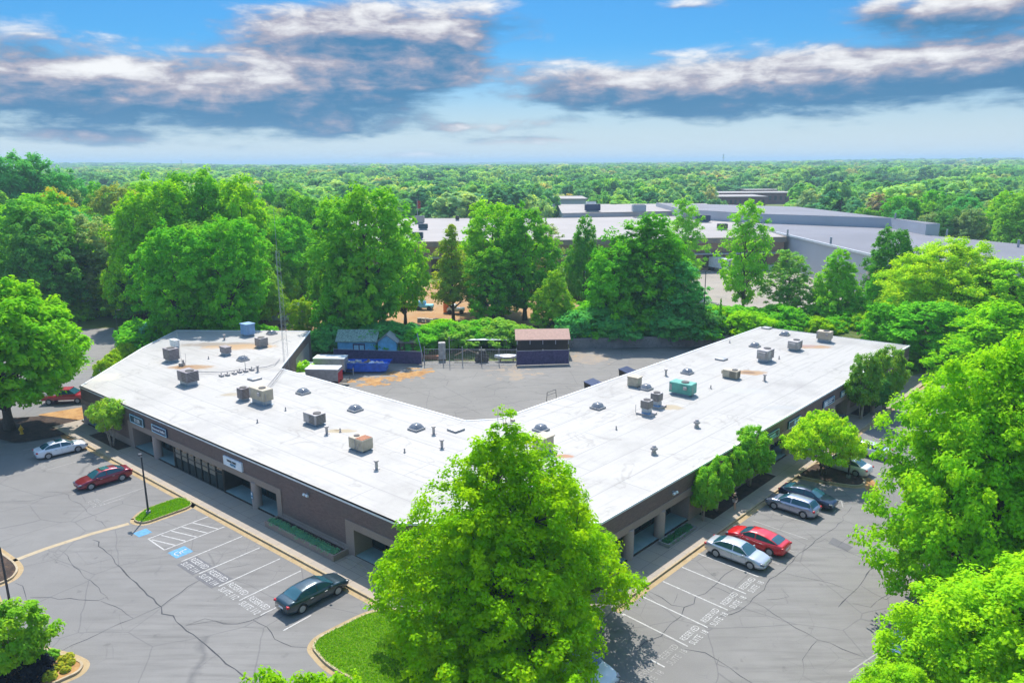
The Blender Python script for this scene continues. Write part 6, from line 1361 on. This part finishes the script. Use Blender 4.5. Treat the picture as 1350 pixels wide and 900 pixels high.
def blocked(x, y, pad=5):
    if y < 420 and inside((x, y), EXC[0]): return True
    if y < 400:
        for pts, w in ROADS:
            for a, c in zip(pts, pts[1:]):
                if segd((x, y), a, c) < w/2+pad+2: return True
    for X_, Y_, w_ in HOUSES:
        if abs(x-X_) < w_/2+8 and Y_-45 < y < Y_+20: return True
    if y < 1700:
        q_ = proj(x, y, 8)[0]
        for a, c, y0, y1 in ((940, 1055, 258, 500), (1148, 1240, 440, 640), (1158, 1174, 400, 480), (1222, 1265, 1250, 1700), (672, 776, 350, 400), (868, 908, 1300, 1800)):
            if a < q_ < c and y0 < y < y1: return True
    for a, c, y0, y1 in FB:
        if a < x < c and y0 < y < y1: return True
    return False
rnd = random.Random(21); cand = []
def scatter(r0, r1, s, half=38):
    y = 0; out = []
    n = int((r1-r0)/(s*.87))+1
    for i in range(n):
        r = r0+i*s*.87
        m_ = int(math.radians(2*half)*r/s)
        for k in range(m_):
            a = math.radians(-half)+(k+.5*(i % 2)+rnd.uniform(-.35, .35))*s/r; rr = r+rnd.uniform(-.35, .35)*s
            x, y = rr*math.sin(a), rr*math.cos(a)
            # clearings
            if r > 320 and math.sin(x/47.+2)*math.sin(y/71.)+.5*math.sin(x/19.+y/23.) > .98: continue
            if not blocked(x, y): out.append((x, y))
    return out
near = scatter(132, 640, 10.5); near.sort(key=lambda p: p[0]**2+p[1]**2)
solo, rest = near[:165], near[165:]
HUES = [(MID, 'mid green'), (DEEP, 'dark green'), ((0.158, 0.35, 0.0262), 'bright green'), (TEAL, 'blue-green'), (OLIVE, 'olive green'), ((0.193, 0.298, 0.0875), 'pale sage green'), (YG, 'yellow-green'), ((0.0963, 0.263, 0.035), 'leaf green'), ((0.298, 0.263, 0.14), 'tan budding')]
WT = [6, 5, 4, 3, 2, 2, 1.5, 5, .6]
for x, y in solo:
    (col, hn) = rnd.choices(HUES, WT)[0]; h = rnd.uniform(13, 21)*(1.15 if x < -120 else 1); rr = h*rnd.uniform(.28, .40)
    side = 'left' if x < -20 else ('right' if x > 60 else 'central'); k = rnd.randrange(4); sh = ('oval', 'round', 'egg-shaped', 'domed')[k]
    lab = '%s %s tree in the %s middle distance woodland' % (hn, sh, side)
    cm, tm, R0, Z0 = TREE_LIB['mid%d' % k]; root = empty('tree', (x, y, 0), rnd.uniform(0, 6.28), label=lab, cat='tree', group=lab+'s'); root.scale = (rr/R0, rr/R0, h/Z0); a = link('crown', cm, root); a.color = (*col, 1); link('trunk', tm, root)
# woodland beyond: one object
P = [(x, y, th(x, y), rnd.uniform(.9, 2.0), rnd.uniform(.7, 1.5)) for x, y in rest]
P += [(x, y, th(x, y), rnd.uniform(1.1, 2.8), rnd.uniform(.75, 1.75)) for x, y in scatter(645, 1500, 17)]
P += [(x, y, th(x, y), rnd.uniform(1.5, 4.2), rnd.uniform(.7, 1.9)) for x, y in scatter(1510, 4300, 27)]
P += [(x, y, th(x, y), rnd.uniform(5, 8), rnd.uniform(.8, 1.5)) for x, y in scatter(4320, 11000, 75)]
me = bpy.data.meshes.new('woodland'); me.vertices.add(len(P)); me.vertices.foreach_set('co', [c for p in P for c in p[:3]])
at = me.attributes.new('sc', 'FLOAT_VECTOR', 'POINT'); at.data.foreach_set('vector', [c for p in P for c in (p[3], p[3], p[4])])
at = me.attributes.new('rot', 'FLOAT_VECTOR', 'POINT'); at.data.foreach_set('vector', [c for p in P for c in (0, 0, rnd.uniform(0, 6.28))])
at = me.attributes.new('idx', 'INT', 'POINT'); at.data.foreach_set('value', [rnd.randrange(len(FAR)) for _ in P]); me.update()
wo = tag(link('woodland', me), kind='stuff')
fc = bpy.data.collections.new('far_tree_shapes')
for i, m_ in enumerate(FAR):
    m_.materials[0] = M['leaf_mass']; o = bpy.data.objects.new('far_tree_%d' % i, m_); fc.objects.link(o)
ng = bpy.data.node_groups.new('scatter', 'GeometryNodeTree'); ng.interface.new_socket('Geometry', in_out='INPUT', socket_type='NodeSocketGeometry'); ng.interface.new_socket('Geometry', in_out='OUTPUT', socket_type='NodeSocketGeometry')
N = ng.nodes; gi = N.new('NodeGroupInput'); go = N.new('NodeGroupOutput'); ip = N.new('GeometryNodeInstanceOnPoints'); ci = N.new('GeometryNodeCollectionInfo')
ci.inputs['Collection'].default_value = fc; ci.inputs['Separate Children'].default_value = True; ci.inputs['Reset Children'].default_value = True
def na(nm, ty): n = N.new('GeometryNodeInputNamedAttribute'); n.data_type = ty; n.inputs['Name'].default_value = nm; return n.outputs['Attribute']
ng.links.new(gi.outputs[0], ip.inputs['Points']); ng.links.new(ci.outputs[0], ip.inputs['Instance']); ip.inputs['Pick Instance'].default_value = True
ng.links.new(na('idx', 'INT'), ip.inputs['Instance Index']); ng.links.new(na('sc', 'FLOAT_VECTOR'), ip.inputs['Scale'])
e2r = N.new('FunctionNodeEulerToRotation'); ng.links.new(na('rot', 'FLOAT_VECTOR'), e2r.inputs[0]); ng.links.new(e2r.outputs[0], ip.inputs['Rotation']); ng.links.new(ip.outputs[0], go.inputs[0])
md = wo.modifiers.new('scatter', 'NODES'); md.node_group = ng
# ---------------------------------------------------------------- light, sky, air
SUN_EL, SUN_AZ = 55., -5.3      # azimuth from +Y towards +X
sl = bpy.data.lights.new('sun', 'SUN'); so = bpy.data.objects.new('sun', sl); COL.objects.link(so); sl.energy = 3.2; sl.angle = math.radians(.5); sl.color = (1., .95, .88)
d = Vector((math.sin(math.radians(SUN_AZ))*math.cos(math.radians(SUN_EL)), math.cos(math.radians(SUN_AZ))*math.cos(math.radians(SUN_EL)), math.sin(math.radians(SUN_EL))))
so.rotation_euler = d.to_track_quat('Z', 'Y').to_euler()
w = bpy.data.worlds.new('World'); sc.world = w; w.use_nodes = True; nt = NT(w.node_tree); bg = w.node_tree.nodes['Background']
sky = nt.node('ShaderNodeTexSky', sky_type='NISHITA'); sky.sun_disc = False; sky.sun_elevation = math.radians(SUN_EL); sky.sun_rotation = math.radians(SUN_AZ); sky.altitude = 200; sky.air_density = 1.0; sky.dust_density = .6; sky.ozone_density = 2.2
hs = nt.node('ShaderNodeHueSaturation', {'Hue': .492, 'Saturation': 1.0, 'Value': 1.0, 'Color': sky.outputs[0]})
tc = nt.node('ShaderNodeTexCoord'); sx = nt.node('ShaderNodeSeparateXYZ', {0: tc.outputs['Generated']})
a_ = nt.m('MULTIPLY', nt.m('ARCTAN2', sx.outputs[0], sx.outputs[1]), 57.2958); e_ = nt.m('MULTIPLY', nt.m('ARCSINE', sx.outputs[2]), 57.2958)
def ae(px, py):
    a = (px-CX)/F; b = (CY-py)/F; v = Vector([RV[i]*a+UV_[i]*b+DV[i] for i in range(3)]).normalized(); return math.degrees(math.atan2(v.x, v.y)), math.degrees(math.asin(v.z))
CL = [  # photo position, half sizes in pixels, weight
 (60, 128, 200, 40, 1.1), (230, 120, 190, 44, 1.15), (400, 118, 150, 58, 1.2), (520, 80, 120, 62, 1.2), (470, 35, 150, 32, 1.0), (600, 50, 55, 48, .7), (90, 95, 120, 22, .9), (30, 50, 70, 22, .8), (450, 158, 120, 20, .7), (100, 180, 120, 13, .75), (260, 160, 150, 12, .6), (560, 204, 62, 7, .7),
 (745, 108, 80, 32, .95), (860, 118, 130, 34, 1.15), (1000, 112, 150, 40, 1.2), (1150, 98, 150, 36, 1.15), (1290, 82, 130, 34, 1.15), (1400, 75, 90, 40, 1.), (1270, 12, 110, 26, 1.1), (1165, 6, 30, 16, .8), (1192, 34, 20, 10, .55), (905, 2, 45, 10, .7), (700, 50, 50, 9, .5), (700, 160, 80, 11, .65), (690, 186, 95, 9, .65), (660, 14, 70, 20, .7), (1225, 184, 40, 4, .45), (655, 128, 40, 14, .6), (620, 168, 70, 8, .65), (1080, 150, 60, 8, .5), (330, 178, 120, 7, .6), (1010, -120, 260, 50, .9), (200, -150, 300, 60, .9)]
nv = nt.node('ShaderNodeCombineXYZ', {0: nt.m('MULTIPLY', a_, .12), 1: nt.m('MULTIPLY', e_, .55), 2: 3.3}).outputs[0]
nz = nt.noise(nv, 1.3, 8., .62, .35); nz2 = nt.noise(nt.node('ShaderNodeCombineXYZ', {0: nt.m('MULTIPLY', a_, .19), 1: nt.m('MULTIPLY', e_, .42), 2: 7.}).outputs[0], 2.6, 7., .58, .3)
dist = nt.m('ADD', nt.m('MULTIPLY', nt.m('SUBTRACT', nz, .5), 1.5), nt.m('MULTIPLY', nt.m('SUBTRACT', nz2, .5), .5))
def dens(e):
    tot = None
    for px, py, rx, ry, wt in CL:
        A, E = ae(px, py); x_ = nt.m('MULTIPLY', nt.m('SUBTRACT', a_, A), 17./rx*.88); y_ = nt.m('MULTIPLY', nt.m('SUBTRACT', e, E), 18./ry*.85)
        g_ = nt.m('MULTIPLY', nt.m('EXPONENT', nt.m('MULTIPLY', nt.m('ADD', nt.m('MULTIPLY', x_, x_), nt.m('MULTIPLY', y_, y_)), -1.)), wt)
        tot = g_ if tot is None else nt.m('MAXIMUM', nt.m('MAXIMUM', tot, g_), nt.m('MULTIPLY', nt.m('ADD', tot, g_), .66))
    return tot
d0 = nt.m('ADD', dens(e_), nt.m('MULTIPLY', dist, .95)); d1 = nt.m('ADD', dens(nt.m('ADD', e_, .85)), nt.m('MULTIPLY', dist, .25))
cov = nt.mr(d0, .40, .94, 0, 1, True)
lit = nt.m('SUBTRACT', nt.m('ADD', d0, .0), d1)
shade = nt.mr(nt.m('ADD', lit, nt.m('MULTIPLY', nt.m('SUBTRACT', nz2, .5), .5)), -.22, .62, 0, 1, True)
rp = nt.node('ShaderNodeValToRGB', {0: shade}); el = rp.color_ramp.elements; EXP = 1.05; KX = 10/1.5/2**EXP   # background strength is .1
for q, cc in ((el[0], (.06, .22, .42)), (el[1], (.72, .65, .61)), (el.new(.26), (.26, .33, .48)), (el.new(.5), (.47, .45, .53))): q.color = (*cc, 1)
cloud = nt.mix(1., rp.outputs[0], (KX, KX, KX), 'MULTIPLY')
CS = 1.0
skyc = nt.mix(1., hs.outputs[0], (1, 1, 1), 'MULTIPLY'); kk = nt.mr(e_, 11., 35., 0., 1.); skyc = nt.mix(kk, nt.mix(1., skyc, (.08, .23, .36), 'MULTIPLY'), skyc)
# milky air low over the horizon
low = nt.mr(e_, 0., 8.5, .9, .0, True)
skyc = nt.mix(low, skyc, (.74*KX, .82*KX, .85*KX))
thin = nt.m('MULTIPLY', cov, .96)
col = nt.mix(thin, skyc, cloud)
nt.put(bg.inputs['Color'], col); bg.inputs['Strength'].default_value = .15
# haze
b = MB(); b.bx(-13000, 13000, -400, 14000, -28, 62); hm = bpy.data.materials.new('haze'); hm.use_nodes = True; hn = hm.node_tree.nodes; hn.clear(); ho = hn.new('ShaderNodeOutputMaterial'); pv = hn.new('ShaderNodeVolumePrincipled')
pv.inputs['Color'].default_value = (.60, .84, 1., 1); pv.inputs['Density'].default_value = 3.0e-4; pv.inputs['Anisotropy'].default_value = 0; hm.node_tree.links.new(pv.outputs[0], ho.inputs['Volume'])
ob = b.build('haze', [hm]); ob['kind'] = 'stuff'
vs_ = sc.view_settings; vs_.view_transform = 'Standard'; vs_.look = 'None'; vs_.exposure = EXP; vs_.gamma = 1; vs_.use_curve_mapping = False
cy = sc.cycles; cy.use_denoising = True; cy.max_bounces = 5; cy.diffuse_bounces = 3; cy.glossy_bounces = 2; cy.transmission_bounces = 2; cy.volume_bounces = 0; cy.transparent_max_bounces = 4; cy.caustics_reflective = False; cy.caustics_refractive = False
cy.use_adaptive_sampling = True; cy.adaptive_threshold = .02
bpy.context.view_layer.update()
